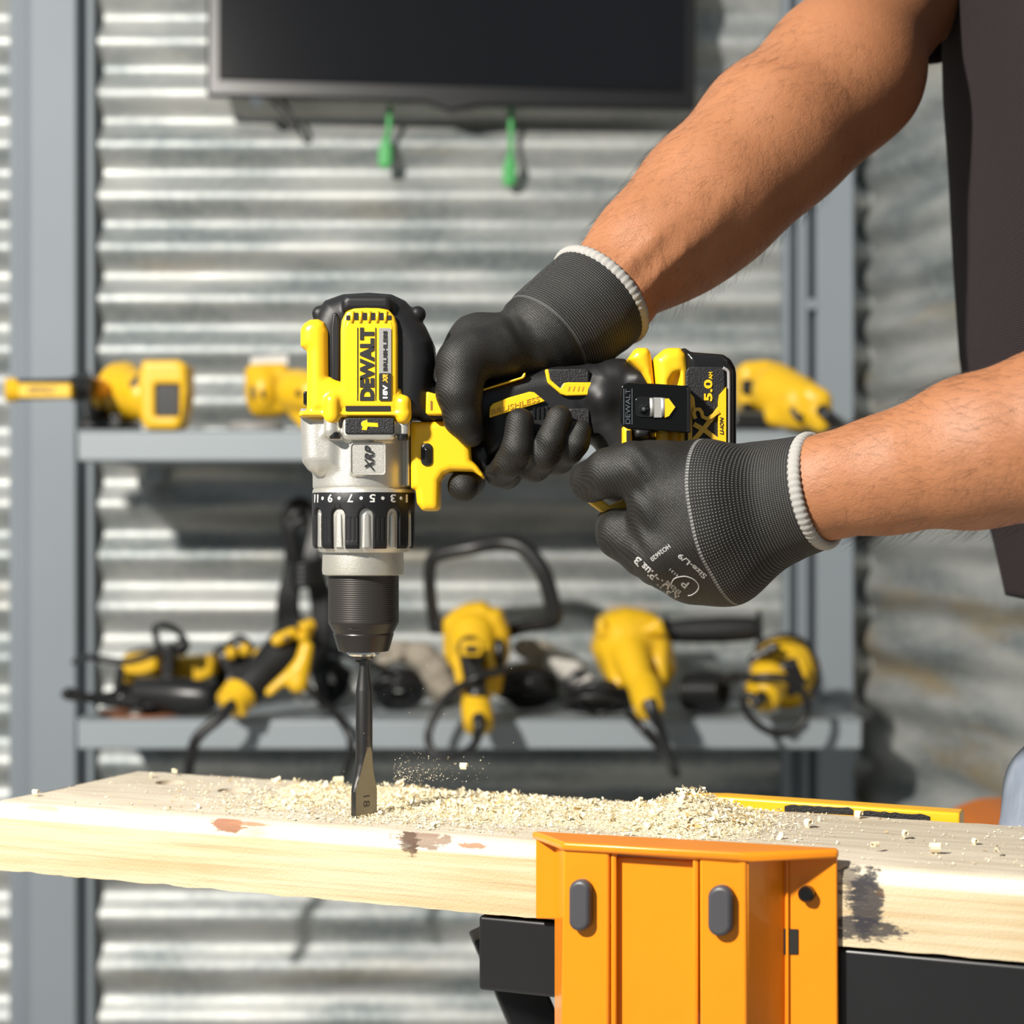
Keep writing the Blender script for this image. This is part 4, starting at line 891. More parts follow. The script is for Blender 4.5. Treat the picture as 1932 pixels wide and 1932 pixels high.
# silver tongues in the scallops
def tongue(th0):
    vs = []; fs = []; n = 7; ys = [968, 970, 973, 978, 1000, 1031]
    for y in ys:
        hw = 6.2 if y > 974 else 6.2 * math.sqrt(max(0, 1 - ((974.5 - y) / 6.6) ** 2)); hw = max(hw, 1.5)
        if y > 1000: hw = 7.5
        for i in range(n):
            a = th0 + (i / (n - 1) * 2 - 1) * hw / 95; r = 92.5 + (1.3 if 0 < i < n - 1 else 0)
            vs.append(W(AX, y, YD) + Vector((math.sin(a) * R(r), -math.cos(a) * R(r), 0)))
    for j in range(len(ys) - 1):
        for i in range(n - 1): fs.append((j * n + i, j * n + i + 1, (j + 1) * n + i + 1, (j + 1) * n + i))
    return mesh(vs, fs)
for k in range(11): link('silver_tongue', tongue((k + .235) * 2 * math.pi / 11), SIL, D, True)
def oncyl(xc, yc, w, h, r, flip=True):
    a0 = math.asin(max(-1, min(1, (xc - AX) / r)))
    def f(s, t, hh):
        ds = (s - .5) * w * (-1 if flip else 1); dt = (t - .5) * h * (-1 if flip else 1)
        a = a0 + ds / r; rr = R(r) + hh
        return W(AX, yc - dt, YD) + Vector((math.sin(a) * rr, -math.cos(a) * rr, 0))
    return f
for s, x, w in (('1', 770, 6), ('3', 747, 11), ('5', 710, 11), ('7', 669, 11), ('9', 631, 11), ('11', 602, 17)):
    text('collar_number', s, WHT, D, oncyl(x, 941, w, 15, 97.3), bold=.02, ext=.00015)
for x in (760.5, 728.5, 689.5, 648.5, 616):
    a = math.asin((x - AX) / 97); c = W(AX, 941, YD); nrm = Vector((math.sin(a), -math.cos(a), 0))
    lathe('collar_dot', c + nrm * R(96.6), c + nrm * R(97.8), [(0, R(3.3)), (1, R(3.2))], WHT, D, 16)
vl('chuck_ring', AX - 1, [(1036, 74), (1038, 76), (1076, 77), (1083, 76), (1085, 72)], SILR)
# knurled chuck sleeve
def knurl():
    n = 300; prof = [(1084, 66)] + [(1086 + .8 * i, 66.6) for i in range(106)] + [(1171, 66.5), (1174, 66.2)]
    vs = []; fs = []
    for j, (y, r) in enumerate(prof):
        kk = 1 if 1 < j < len(prof) - 3 else 0
        for i in range(n):
            th = 2 * math.pi * i / n
            rr = r - kk * (.42 * (.5 + .5 * math.cos(math.pi * (y - 1086) / 2.0)) + .30 * (.5 + .5 * math.cos(th * 150 + (math.pi if int((y - 1086) / 4) % 2 else 0))))
            vs.append(W(AX, y, YD) + Vector((math.sin(th) * R(rr), -math.cos(th) * R(rr), 0)))
    for j in range(len(prof) - 1):
        for i in range(n):
            k = (i + 1) % n; fs.append((j * n + i, (j + 1) * n + i, (j + 1) * n + k, j * n + k))
    return mesh(vs, fs)
KN = M('knurled_dark_metal', (.055, .050, .046), .42, .6)
link('chuck_sleeve', knurl(), KN, D, True)
sl = vl('chuck_taper', AX, [(1172, 66), (1175, 66), (1189, 59), (1191, 57.5), (1193, 56.5), (1194, 56), (1196, 57), (1224, 49), (1228, 47), (1229, 40)], CHUCK, 72, 25)
text('engraved_arrow', '<--', KN, sl, oncyl(672, 1183, 18, 5, 63.6, False), ext=.0002)
vl('chuck_nose', AX, [(1226, 30), (1228, 31.5), (1233, 31.5), (1237, 27), (1238, 20)], CHROME)
vl('nose_washer', AX, [(1236, 16), (1238, 19), (1242, 18), (1244, 14)], STEEL)
for k in range(3):
    a = k * 2.094 + .5; boxm('chuck_jaw', tuple(W(AX, 1250, YD) + Vector((math.sin(a) * .0036 - .0012, -math.cos(a) * .0036 - .0012, 0))), tuple(W(AX, 1238, YD) + Vector((math.sin(a) * .0036 + .0012, -math.cos(a) * .0036 + .0012, 0))), STEEL, D, .0004)
# handle: yellow neck with trigger bow
sdf('handle_neck', [
    poly([(774, 796), (836, 794), (862, 790), (884, 800), (888, 842), (890, 868), (902, 880), (914, 897), (912, 903), (893, 890), (852, 889), (838, 894), (829, 908), (828, 957), (822, 964), (797, 964), (786, 950), (784, 925), (775, 921)], YD - .001, .0205, .004, Yr=YD - .02)], .0009, YEL, D)
prism('neck_tile', [(804, 738), (826, 744), (838, 752), (842, 783), (806, 783), (803, 778)], 1.0705, 1.09, YEL, D, .0012)
prism('tile_slit', rrect(812, 756, 815.5, 774, 1, 1), 1.0702, 1.073, M('amber_slit_dark', (.25, .1, .01), .6), D)
for i in range(19):
    x = 807 + i * 3.65; prism('grip_rib', rrect(x, 804 + (0 if i < 10 else 0), x + 1.7, min(859, 828 + i * 5.5), .8, 1), 1.0788, 1.081, YEL, D)
fb = prism('direction_button', rrect(794, 836, 816, 879, 10, 6), 1.0772, 1.09, BLKM, D, .001)
prism('button_cap', rrect(799, 844, 811, 872, 5.5, 6), 1.0758, 1.08, BLKG, fb, .0016)
sdf('trigger', [poly([(889, 842), (918, 838), (930, 862), (925, 888), (914, 893), (900, 880), (890, 868)], YD, .013, .005, Yr=YD)], .001, BLKM, D)
# grip
sdf('grip', [
    poly([(815, 738), (905, 716), (990, 697), (1040, 690), (1110, 688), (1120, 700), (1118, 828), (1050, 852), (965, 868), (918, 862), (905, 800), (815, 795)], YD, .0205, .013, .003, Yr=YD - .01),
    poly([(1108, 706), (1118, 692), (1142, 680), (1160, 676), (1178, 677), (1205, 694), (1226, 710), (1232, 728), (1238, 760), (1246, 800), (1252, 860), (1248, 925), (1200, 948), (1150, 948), (1132, 930), (1130, 850), (1116, 826), (1106, 800)], YD + .002, .0265, .014, .008, Yr=YD - .01),
    cap(W(1205, 716, 1.078), W(1216, 722, 1.078), R(14), R(14), .006), cap(W(1128, 742, 1.080), W(1136, 752, 1.078), R(14), R(14), .012)], .001, BLK, D)
prism('grip_pad', [(1033, 696), (1108, 695), (1112, 700), (1112, 724), (1072, 723), (1060, 740), (1050, 738), (1036, 722)], 1.0768, 1.09, BLKT, D, .0012)
yl = [(1028, 697), (1035, 696), (1039, 716), (1057, 732), (1063, 722), (1070, 721), (1116, 721), (1115, 742), (1107, 746), (1068, 747), (1057, 743), (1033, 722)]
prism('yellow_inlay', yl, 1.0765, 1.09, YEL, D, .0008)
for x in (1074, 1083, 1092, 1100): prism('inlay_groove', [(x - 3, 738), (x, 729), (x + 2, 729), (x, 738)], 1.0763, 1.078, M('amber_groove', (.5, .25, .01), .5), D)
prism('yellow_inlay', [(908, 738), (909, 734), (984, 711), (988, 704), (992, 703), (991, 710), (987, 714)], 1.0772, 1.09, YEL, D, .0005)
prism('name_inlay', [(923, 788), (924, 768), (930, 761), (960, 750), (999, 739), (1008, 740), (1029, 757), (1000, 766), (960, 777)], 1.0768, 1.09, YEL, D, .0006)
def slant(s, t, h):
    a = Vector((927, 783)); b = Vector((1018, 757)); u = Vector((0, -10)); q = a + (b - a) * s + u * t; return W(q.x, q.y, 1.0766) + Vector((0, -h, 0))
text('inlay_lettering', 'BRUSHLESS', M('embossed_amber', (.55, .27, .01), .45), D, slant, bold=0.005, ext=.0002)
for i in range(6): prism('grip_rib', rrect(1006 + i * 8.5, 768 - i * .5, 1009.5 + i * 8.5, 790, 1, 1), 1.0785, 1.085, BLKG, D)
prism('grip_panel', rrect(1072, 770, 1113, 835, 6), 1.0785, 1.085, BLKT, D, .001)
# battery foot and pack
sdf('foot_rail', [
    poly([(1183, 678), (1196, 660), (1203, 657), (1219, 657), (1226, 664), (1229, 680), (1234, 730), (1240, 760), (1240, 800), (1226, 800), (1224, 730), (1210, 704)], YD - .004, .030, .006, Yr=YD - .025),
    poly([(1174, 805), (1192, 805), (1192, 850), (1174, 850)], YD - .012, .022, .003, .002, Yr=YD - .03)], .001, YEL, D)
prism('foot_slot', rrect(1182, 812, 1189, 833, 1, 1), 1.0655, 1.07, DARK, D)
sdf('foot_knob', [poly(rrect(1196, 808, 1226, 828, 8), 1.072, .006, .003)], .001, BLK, D)
bat = thing('battery_pack', W(1300, 800, YD), None, None); bat.parent = D; bat.matrix_parent_inverse = Matrix.Translation(-D.location)
sdf('yellow_shell', [
    poly([(1232, 676), (1252, 659), (1262, 656), (1283, 656), (1295, 668), (1300, 700), (1302, 955), (1240, 960), (1238, 740)], YD - .004, .032, .007, Yr=YD - .03),
    poly([(1284, 700), (1284, 920), (1264, 900), (1262, 720), (1272, 704)], 1.066, .004, .003, .003, Yr=1.064, op='-')], .001, YEL, bat)
sdf('black_shell', [
    poly([(1284, 657), (1294, 655), (1304, 662), (1310, 663), (1366, 667), (1380, 676), (1389, 692), (1391, 704), (1391, 930), (1380, 955), (1294, 960), (1293, 672)], YD - .003, .034, .007, Yr=YD - .035)], .001, BLKG, bat)
YB = 1.0612
prism('side_panel', [(1294, 700), (1300, 692), (1362, 692), (1368, 700), (1368, 950), (1294, 950)], YB, 1.07, BLKT, bat, .0008)
tube('edge_trim', [W(1364, 694, 1.0615), W(1373, 700, 1.0615), W(1375, 712, 1.0615), W(1375, 780, 1.0615), W(1375, 900, 1.0615)], .0010, LAGR, bat, 6, 8)
text('lettering', '5.0', YEL, bat, flat(1328, 716, 1344, 757, YB - .0003, 90), bold=.035, ext=.0002)
text('lettering', 'AH', YEL, bat, flat(1337, 702, 1344, 716, YB - .0003, 90), bold=.035, ext=.0002)
prism('yellow_flash', [(1370, 730), (1357, 745), (1355, 758), (1355, 850), (1370, 850)], YB - .0018, YB + .001, YEL, bat)
text('lettering', 'LI-ION', LABK, bat, flat(1358, 787, 1365, 820, YB - .0020, 90), bold=.02, ext=.0002, shear=.2)
XRC = M('logo_amber', (.72, .42, .03), .4)
def stroke(name, pts, w): 
    a = [Vector((p[0], p[1])) for p in pts]; L = []; Rr = []
    for i, p in enumerate(a):
        d = (a[min(i + 1, len(a) - 1)] - a[max(i - 1, 0)]).normalized(); n_ = Vector((-d.y, d.x)) * w / 2; L.append(p + n_); Rr.append(p - n_)
    return prism(name, [tuple(p) for p in L + Rr[::-1]], YB - (.0004 + .00025 * len(pts)), YB + .001, XRC, bat)
stroke('logo_stroke', [(1308, 832), (1330, 806), (1356, 772), (1368, 758)], 9)
stroke('logo_stroke', [(1309, 800), (1330, 812), (1356, 832)], 9)
stroke('logo_stroke', [(1356, 776), (1342, 786), (1334, 790), (1326, 786), (1324, 778), (1320, 772), (1312, 772), (1309, 780), (1312, 790)], 7)
prism('logo_bar', [(1303, 742), (1310, 750), (1312, 770), (1306, 790), (1306, 860), (1298, 860), (1298, 742)], YB - .0003, YB + .001, XRC, bat)
# belt clip
clip = prism('belt_clip', [(1172, 730), (1176, 725), (1186, 722), (1240, 724), (1298, 728), (1303, 736), (1303, 814), (1298, 817), (1240, 813), (1184, 809), (1176, 804), (1171, 796)], 1.048, 1.0505, M('black_lacquer', (.004, .004, .004), .15, spec=.3), D, .0007)
prism('clip_slot', [(1202, 750), (1208, 748), (1262, 750), (1276, 768), (1262, 786), (1256, 789), (1204, 787), (1199, 782), (1199, 754)], 1.0474, 1.0484, BLKG, clip, .0003)
prism('clip_spring', [(1233, 750), (1249, 750), (1249, 788), (1233, 788)], 1.0468, 1.0478, M('brushed_spring', (.45, .44, .42), .5, .6), clip, .0002)
for x in (1230, 1251): tube('clip_fold', [W(x, 751, 1.0474), W(x, 786, 1.0474)], .0013, M('fold_glint', (.8, .79, .76), .42, .9), clip, 1, 16)  # near-white colour stands in for the lamp's reflection on the clip's bends
prism('clip_amber', [(1254, 752), (1262, 752), (1274, 768), (1262, 785), (1254, 788), (1252, 770)], 1.0466, 1.0475, YEL, clip)
lathe('clip_screw', W(1214, 771, 1.0474), W(1214, 771, 1.0450), [(0, R(9)), (.6, R(9)), (1, R(6))], BLKG, clip, 24)
lathe('screw_recess', W(1214, 771, 1.0450), W(1214, 771, 1.0448), [(0, R(3)), (1, R(3))], CHROME, clip, 6)
prism('clip_edge', rrect(1296, 731, 1303, 816, 2), 1.047, 1.068, BLKG, clip, .001)
boxm('clip_foot', tuple(W(1300, 815, 1.051)), tuple(W(1220, 732, 1.072)), BLKG, clip, .001)
text('clip_lettering', 'DEWALT', CHROME, clip, flat(1180, 734, 1189, 800, 1.0478, 90), bold=0, ext=.0004)
for x in (1177, 1192.5): prism('emboss_line', rrect(x - .7, 733, x + .7, 801, .5, 1), 1.0476, 1.049, CHROME, clip)
# release latch below the battery
prism('release_latch', [(1110, 947), (1131, 941), (1151, 954), (1195, 934), (1195, 962), (1168, 960), (1141, 970)], 1.054, 1.075, YEL, D, .0008)
# ------------------------------------------------------------------ spade bit
B = thing('spade_drill_bit', W(687, 1545, YD), 'dark steel spade bit entering the board at the fresh hole', 'drill bit')
vl('shank', 687, [(1236, 5), (1243, 9.5), (1262, 10), (1300, 15.2), (1304, 15.8), (1409, 15.8), (1410, 12)], STEEL, 48, 25, B)
def blade():
    secs = [(1408, 15.9, 15.9), (1420, 15.8, 14), (1440, 16.5, 10.5), (1462, 20.5, 8.2), (1484, 27.5, 7), (1491, 29, 7), (1500, 29, 7), (1570, 29, 7), (1576, 27, 6), (1592, 3, 3)]
    rot = Matrix.Rotation(math.radians(45), 3, 'Z'); rings = []
    s2 = []
    for a_, b_ in zip(secs, secs[1:]): s2 += [tuple(p + (q - p) * i / 6 for p, q in zip(a_, b_)) for i in range(6)]
    for y, hw, c in s2 + [secs[-1]]:
        rings.append([W(687, y, YD) + rot @ Vector((R(hw) * math.cos(a), max(-R(c), min(R(c), R(15.9) * math.sin(a))), 0)) for a in [2 * math.pi * k / 96 for k in range(96)]])
    return ringsmesh(rings)
bl_ = link('blade', blade(), STEEL, B, True, 30); bl_.data.materials.append(STEELB)
fn_ = Matrix.Rotation(math.radians(45), 3, 'Z') @ Vector((0, -1, 0))
for p_ in bl_.data.polygons: p_.material_index = 1 if p_.normal.dot(fn_) > .9 else 0
def onblade(s, t, h):
    rot = Matrix.Rotation(math.radians(45), 3, 'Z')
    return W(687, 1500 + 22 * s, YD) + rot @ Vector((R(-8 + 16 * t), -R(7) - h, 0))
text('stamped_mark', '18', M('stamp_dark', (.05, .045, .04), .6), bl_, onblade, bold=.0, ext=.0001)
# ------------------------------------------------------------------ the worker
PE = thing('person', (.40, 1.24, 0), 'worker in a dark polo shirt, jeans and black gloves guiding the drill with both hands', 'person')
def skin():
    m, nt, b = custom('tanned_skin'); tc = nd(nt, 'ShaderNodeTexCoord').outputs['Object']
    c = mixc(nt, noise(nt, tc, 22, 4), (.29, .115, .048), (.39, .17, .08)); c = mixc(nt, math_(nt, 'MULTIPLY', ramp(nt, noise(nt, tc, 260, 3), .5, .75), .22), c, (.28, .095, .035))
    nt.links.new(c, b.inputs['Base Color']); b.inputs['Roughness'].default_value = .52; b.inputs['Subsurface Weight'].default_value = .12
    b.inputs['Subsurface Radius'].default_value = (1, .35, .2); b.inputs['Subsurface Scale'].default_value = .006; b.inputs['Specular IOR Level'].default_value = .45
    h = math_(nt, 'ADD', noise(nt, tc, 900, 3), math_(nt, 'MULTIPLY', noise(nt, tc, 160, 3), .8)); bump(nt, b, h, .5, .0006); return m
SKIN = skin()
WR = Vector((.0518, 1.12, 1.2152)); aR = Vector((.655, .39, .655)).normalized(); ER = WR + aR * .262
WL = Vector(W(1548, 925, 1.03)); aL = Vector((.80, -.50, .165)).normalized(); EL = WL + aL * .255
SR = Vector((.355, 1.39, 1.575)); SL = Vector((.46, 1.08, 1.50))
def limb(o, a, pts, k=.012):
    """pts: (t metres along, radius, offset vector)"""
    c = [(o + a * t + Vector(off), r) for t, r, off in pts]
    return [cap(p, q, r, s, k) for (p, r), (q, s) in zip(c, c[1:])]
body = limb(WR, aR, [(-.02, .026, (0, 0, 0)), (0, .0285, (0, 0, 0)), (.05, .0345, (0, 0, 0)), (.11, .0415, (0, .002, 0)), (.18, .0458, (0, 0, .002)), (.245, .044, (0, 0, 0))])
body += limb(WR, aR, [(-.01, .0055, (.012, -.025, -.012)), (.05, .005, (.017, -.0315, -.004)), (.10, .004, (.018, -.034, .002))], .006)
body += limb(WR, aR, [(-.01, .0055, (.001, -.028, 0)), (.045, .005, (.006, -.033, .006)), (.08, .004, (.008, -.034, .006))], .006)
body += [ell(WR + aR * .015 + Vector((.015, -.010, -.014)), (.010, .010, .012), .012)]
body += [cap(ER, ER + (SR - ER) * .5, .043, .050, .03), cap(ER + (SR - ER) * .5, SR, .050, .056, .03), cap(WR + aR * .085 + Vector((.006, 0, -.008)), ER + Vector((.012, 0, -.012)), .033, .036, .03)]
body += limb(WL, aL, [(-.02, .0255, (0, 0, 0)), (0, .0265, (0, 0, 0)), (.04, .0300, (0, 0, 0)), (.09, .0385, (0, 0, .003)), (.14, .0445, (0, 0, .005)), (.20, .047, (0, 0, .002)), (.245, .043, (0, 0, 0))])
body += limb(WL, aL, [(.0, .010, (0, -.008, .014)), (.08, .012, (0, -.012, .024)), (.15, .014, (0, -.012, .030))], .02)
body += [cap(EL, EL + (SL - EL) * .5, .042, .050, .03), cap(EL + (SL - EL) * .5, SL, .050, .056, .03)]
TC = Vector((.455, 1.24, 0))
body += [ell((.44, 1.24, 1.30), (.080, .145, .19), .03), ell((.445, 1.24, 1.08), (.078, .13, .18), .03), ell((.44, 1.24, 1.42), (.080, .145, .12), .03), cap((.445, 1.12, 1.50), (.40, 1.36, 1.53), .045, .045, .04), cap((.44, 1.24, 1.53), (.42, 1.24, 1.68), .055, .052, .02)]
# head, looking down at the work
HC = Vector((.385, 1.235, 1.77)); hr = Matrix.Rotation(math.radians(-14), 3, 'Y')
body += [ell(HC, (.092, .076, .108), .02, hr), ell(HC + Vector((-.05, 0, -.062)), (.045, .048, .045), .03, hr), ell(HC + Vector((-.098, 0, -.022)), (.020, .012, .018), .012), cap(HC + Vector((-.088, 0, .012)), HC + Vector((-.102, 0, -.02)), .008, .010, .01)]
body += [ell(HC + Vector((.005, s * .077, -.01)), (.018, .010, .030), .006) for s in (-1, 1)]
body += [ell(HC + Vector((-.086, 0, -.062)), (.012, .024, .006), .006), ell(HC + Vector((-.086, 0, -.071)), (.012, .020, .006), .006), cap(HC + Vector((-.086, -.035, .022)), HC + Vector((-.086, .035, .022)), .009, .009, .012)]
body += [ell(HC + Vector((-.088, s * .030, .006)), (.014, .016, .010), .006, op='-') for s in (-1, 1)]
# hips and legs stay under the jeans
body += [ell((.455, 1.24, .93), (.08, .135, .12), .03)]
for s, kx in ((-1, -.028), (1, .04)):
    body += [cap((.435 + kx, 1.24 + s * .09, .90), (.44 + kx, 1.24 + s * .10, .50), .066, .050, .02), cap((.44 + kx, 1.24 + s * .10, .50), (.48 + kx, 1.24 + s * .10, .10), .048, .034, .02)]
bd_o, BV, BQ = sdf('body', body, .0042, SKIN, PE, 2)
sub = bd_o.modifiers.new('s', 'SUBSURF'); sub.levels = 1; sub.render_levels = 1
for s in (-1, 1):
    e = HC + Vector((-.080, s * .030, .006)); lathe('eye', e + Vector((.012, 0, 0)), e + Vector((-.010, 0, 0)), [(0, .001), (.2, .009), (.6, .0115), (1, .004)], WHT, PE, 20)
sdf('hair', [ell(HC + Vector((.012, 0, .018)), (.098, .083, .108), .01, hr), ('cut', None, None, lambda X, Y, Z: -(Z - HC.z) + .012 - (X - HC.x) * .75, .01)], .004, HAIRM, PE, 2)
# arm hair
def hairs(name, o, a, L, n, rad, seed):
    rs = random.Random(seed); V = BV; segs = []
    sel = []
    A = np.array(a); O = np.array(o); rel = V - O; t = rel @ A; d = np.linalg.norm(rel - t[:, None] * A, axis=1)
    idx = np.where((t > .012) & (t < L) & (d < rad))[0]
    cu = bpy.data.curves.new(name, 'CURVE'); cu.dimensions = '3D'; cu.bevel_depth = .000045; cu.bevel_resolution = 0; cu.resolution_u = 1
    for _ in range(n):
        i = int(rs.choice(idx)); p = Vector(V[i]); ax = o + a * t[i]; nr = (p - ax); 
        if nr.length < 1e-5: continue
        nr.normalize(); nr.y += 0
        if nr.y > .45 and rs.random() < .7: continue
        tan = (-a + nr.cross(a) * rs.gauss(.35, .45) + Vector((0, 0, -.35))).normalized(); ln = rs.uniform(.006, .014)
        p = p + nr * .0004 + a * rs.uniform(-.002, .002) + nr.cross(a) * rs.uniform(-.002, .002)
        sp = cu.splines.new('POLY'); sp.points.add(3)
        for k in range(4):
            q = k / 3; v = p + tan * ln * q + nr * ln * (.42 * q - .2 * q * q); sp.points[k].co = (*v, 1); sp.points[k].radius = 1 - .6 * q
    o2 = bpy.data.objects.new(name, cu); COL.objects.link(o2); cu.materials.append(HAIRM)
    o2.parent = PE; o2.matrix_parent_inverse = Matrix.Translation(-PE.location); o2['kind'] = 'stuff'
hairs('arm_hair', WR, aR, .24, 2600, .055, 5); hairs('arm_hair', WL, aL, .22, 3000, .056, 6)
# ---- gloves
def glovemat(name, cuff0, sm=.25):
    """knitted glove: attribute 'knit' = (distance from hem along the arm, angle around * 0.03, 0)"""
    m, nt, b = custom(name); at = nd(nt, 'ShaderNodeAttribute', attribute_name='knit'); sx = nd(nt, 'ShaderNodeSeparateXYZ'); nt.links.new(at.outputs['Vector'], sx.inputs[0]); T, A, _ = sx.outputs
    tc = nd(nt, 'ShaderNodeTexCoord').outputs['Object']
    rowp = .00150; colp = .00105
    row = math_(nt, 'SINE', math_(nt, 'MULTIPLY', T, 2 * math.pi / rowp)); col_ = math_(nt, 'SINE', math_(nt, 'MULTIPLY', A, 2 * math.pi / colp))
    dot = math_(nt, 'MULTIPLY', math_(nt, 'MULTIPLY_ADD', row, .5, .5), math_(nt, 'MULTIPLY_ADD', col_, .5, .5))
    ox = nd(nt, 'ShaderNodeSeparateXYZ'); nt.links.new(tc, ox.inputs[0]); oX, oY, oZ = ox.outputs
    def lin(a, b_, c_, p): return math_(nt, 'MULTIPLY_ADD', math_(nt, 'SINE', math_(nt, 'MULTIPLY', math_(nt, 'ADD', math_(nt, 'MULTIPLY', oX, a), math_(nt, 'ADD', math_(nt, 'MULTIPLY', oY, b_), math_(nt, 'MULTIPLY', oZ, c_))), 2 * math.pi / p)), .5, .5)
    hd = math_(nt, 'MULTIPLY', lin(.8, .4, .6, .00125), lin(-.6, .4, .8, .00095))
    cuffm = math_(nt, 'SUBTRACT', 1.0, ramp(nt, T, cuff0 - .001, cuff0 + .001))
    dm = nt.nodes.new('ShaderNodeMix'); dm.data_type = 'FLOAT'; nt.links.new(cuffm, dm.inputs[0]); nt.links.new(hd, dm.inputs[2]); nt.links.new(dot, dm.inputs[3]); dot = dm.outputs[0]
    nz = noise(nt, tc, 60, 3); fine = noise(nt, tc, 1600, 2)
    f = math_(nt, 'MULTIPLY', ramp(nt, dot, .5, .85), math_(nt, 'MULTIPLY_ADD', cuffm, .30, .07)); f = math_(nt, 'MULTIPLY', f, math_(nt, 'MULTIPLY_ADD', nz, .8, .6))
    c = mixc(nt, f, (.007, .0068, .0062), (.46, .46, .45))
    c = mixc(nt, math_(nt, 'MULTIPLY', math_(nt, 'SUBTRACT', 1.0, cuffm), math_(nt, 'MULTIPLY', ramp(nt, nz, .3, .7), .5)), c, (.017, .0155, .013))
    seam = math_(nt, 'SUBTRACT', 1.0, ramp(nt, math_(nt, 'ABSOLUTE', math_(nt, 'SUBTRACT', T, cuff0)), .0005, .0012)); c = mixc(nt, math_(nt, 'MULTIPLY', seam, math_(nt, 'MULTIPLY_ADD', col_, sm * .8, sm)), c, (.5, .5, .49))
    nt.links.new(c, b.inputs['Base Color']); nt.links.new(math_(nt, 'MULTIPLY_ADD', cuffm, .2, .5), b.inputs['Roughness'])
    b.inputs['Specular IOR Level'].default_value = .38
    h = math_(nt, 'ADD', math_(nt, 'MULTIPLY', dot, math_(nt, 'MULTIPLY_ADD', cuffm, .6, .5)), math_(nt, 'MULTIPLY', fine, .6)); bump(nt, b, h, .7, .0005); return m
def knit(o, V, org, a):
    a = Vector(a).normalized(); s, t = basis(a); rel = V - np.array(org)
    T = -(rel @ np.array(a)); x = rel @ np.array(s); y = rel @ np.array(t)
    ang = np.arctan2(x, y) * .031
    at = o.data.attributes.new('knit', 'FLOAT_VECTOR', 'POINT'); at.data.foreach_set('vector', np.stack([T, ang, 0 * T], 1).astype(np.float32).ravel())
GR = glovemat('knit_glove_upper', .046, .09); GL = glovemat('knit_glove_lower', .052)
HR_ = WR + aR * .004
g = [cap(WR + aR * .03, WR - aR * .004, .0335, .0330, .004), cap(WR - aR * .004, P3(1062, 612, 1.112), .0330, .0300, .01)]
g += chain([(1062, 612, 1.112, 92), (1030, 628, 1.106, 80), (975, 652, 1.10, 63)], .012) + chain([(1068, 640, 1.108, 52), (1112, 652, 1.11, 36)], .012)
g += chain([(1040, 650, 1.12, 60), (950, 660, 1.135, 45)], .014)
g += chain([(985, 668, 1.092, 36), (940, 660, 1.084, 46), (893, 668, 1.077, 46)], .01) + chain([(893, 668, 1.077, 44), (872, 686, 1.0735, 46), (866, 740, 1.0695, 42)], .006) + chain([(866, 740, 1.0695, 42), (873, 790, 1.071, 34), (889, 819, 1.073, 25)], .004)
g += chain([(945, 668, 1.10, 42), (900, 650, 1.105, 50), (868, 676, 1.10, 38)], .012)
def finger(pts, k=.0028): return chain(pts, k)
g += finger([(940, 668, 1.138, 34), (915, 740, 1.150, 31), (896, 850, 1.150, 30), (884, 905, 1.125, 31), (874, 917, 1.090, 30)])
g += finger([(975, 668, 1.142, 34), (965, 760, 1.152, 30), (960, 850, 1.148, 29), (955, 893, 1.120, 29), (944, 892, 1.088, 27)]) + finger([(944, 892, 1.088, 27), (962, 872, 1.071, 28), (976, 846, 1.066, 29), (981, 796, 1.067, 27)])
g += finger([(1015, 668, 1.142, 34), (1015, 760, 1.150, 29), (1012, 850, 1.146, 28), (1008, 880, 1.115, 29), (1010, 880, 1.086, 28)]) + finger([(1010, 880, 1.086, 28), (1026, 858, 1.070, 28), (1040, 830, 1.0665, 27), (1055, 789, 1.068, 25)])
g += finger([(1050, 668, 1.140, 32), (1056, 760, 1.146, 27), (1056, 840, 1.142, 25), (1050, 868, 1.115, 26), (1056, 868, 1.088, 25)]) + finger([(1056, 868, 1.088, 25), (1076, 850, 1.073, 24), (1088, 836, 1.070, 23), (1096, 813, 1.071, 21)])
g += [halfspace(HR_, aR)]
# fabric creases
g_fn = lambda X, Y, Z: .00045 * np.sin((X * .7 + Z * .7) * 520 + np.sin(X * 200) * 1.5) * np.exp(-(((X - W(1015, 0, 1.1).x) * .7 + (Z - W(0, 660, 1.1).z) * .7) / .012) ** 2)
go, gV, gQ = sdf('glove', g, .00125, GR, PE, 2, g_fn); knit(go, gV, HR_, aR)
go['label'] = 'black knit glove with thumb over the drill grip'
def hem(o, a, r, name='glove_hem', th=.0026, parent=None, squash=1.0):
    s, t = basis(a); n = 220; P = [o + (s * math.cos(2 * math.pi * k / n) * squash + t * math.sin(2 * math.pi * k / n)) * r for k in range(n)]
    rings = []
    for k in range(n):
        p = P[k]; out = (p - o).normalized(); q = .0001 * math.sin(k * math.pi)
        rings.append([p + (out * math.cos(b) + a * 1.35 * math.sin(b)) * (th + (.0004 if k % 4 < 2 else 0)) for b in [2 * math.pi * j / 10 for j in range(10)]])
    return link(name, ringsmesh(rings, False, True), HEMM, parent, True)
HEMM = M('pale_hem_yarn', (.36, .35, .33), .85, bump=(2500, .8, .0005))
hem(HR_, aR, .0342, parent=go)
HL_ = WL - aL * .002
l = [cap(WL + aL * .03, WL - aL * .012, .0300, .0305, .004), cap(WL - aL * .012, P3(1440, 935, 1.055), .0305, .0300, .01), cap(P3(1500, 955, 1.045), P3(1420, 985, 1.05), .026, .027, .012)]
l += chain([(1430, 925, 1.050, 78), (1330, 905, 1.040, 68), (1245, 892, 1.034, 56)], .012) + chain([(1430, 950, 1.045, 78), (1320, 950, 1.032, 74), (1235, 955, 1.030, 54)], .012)
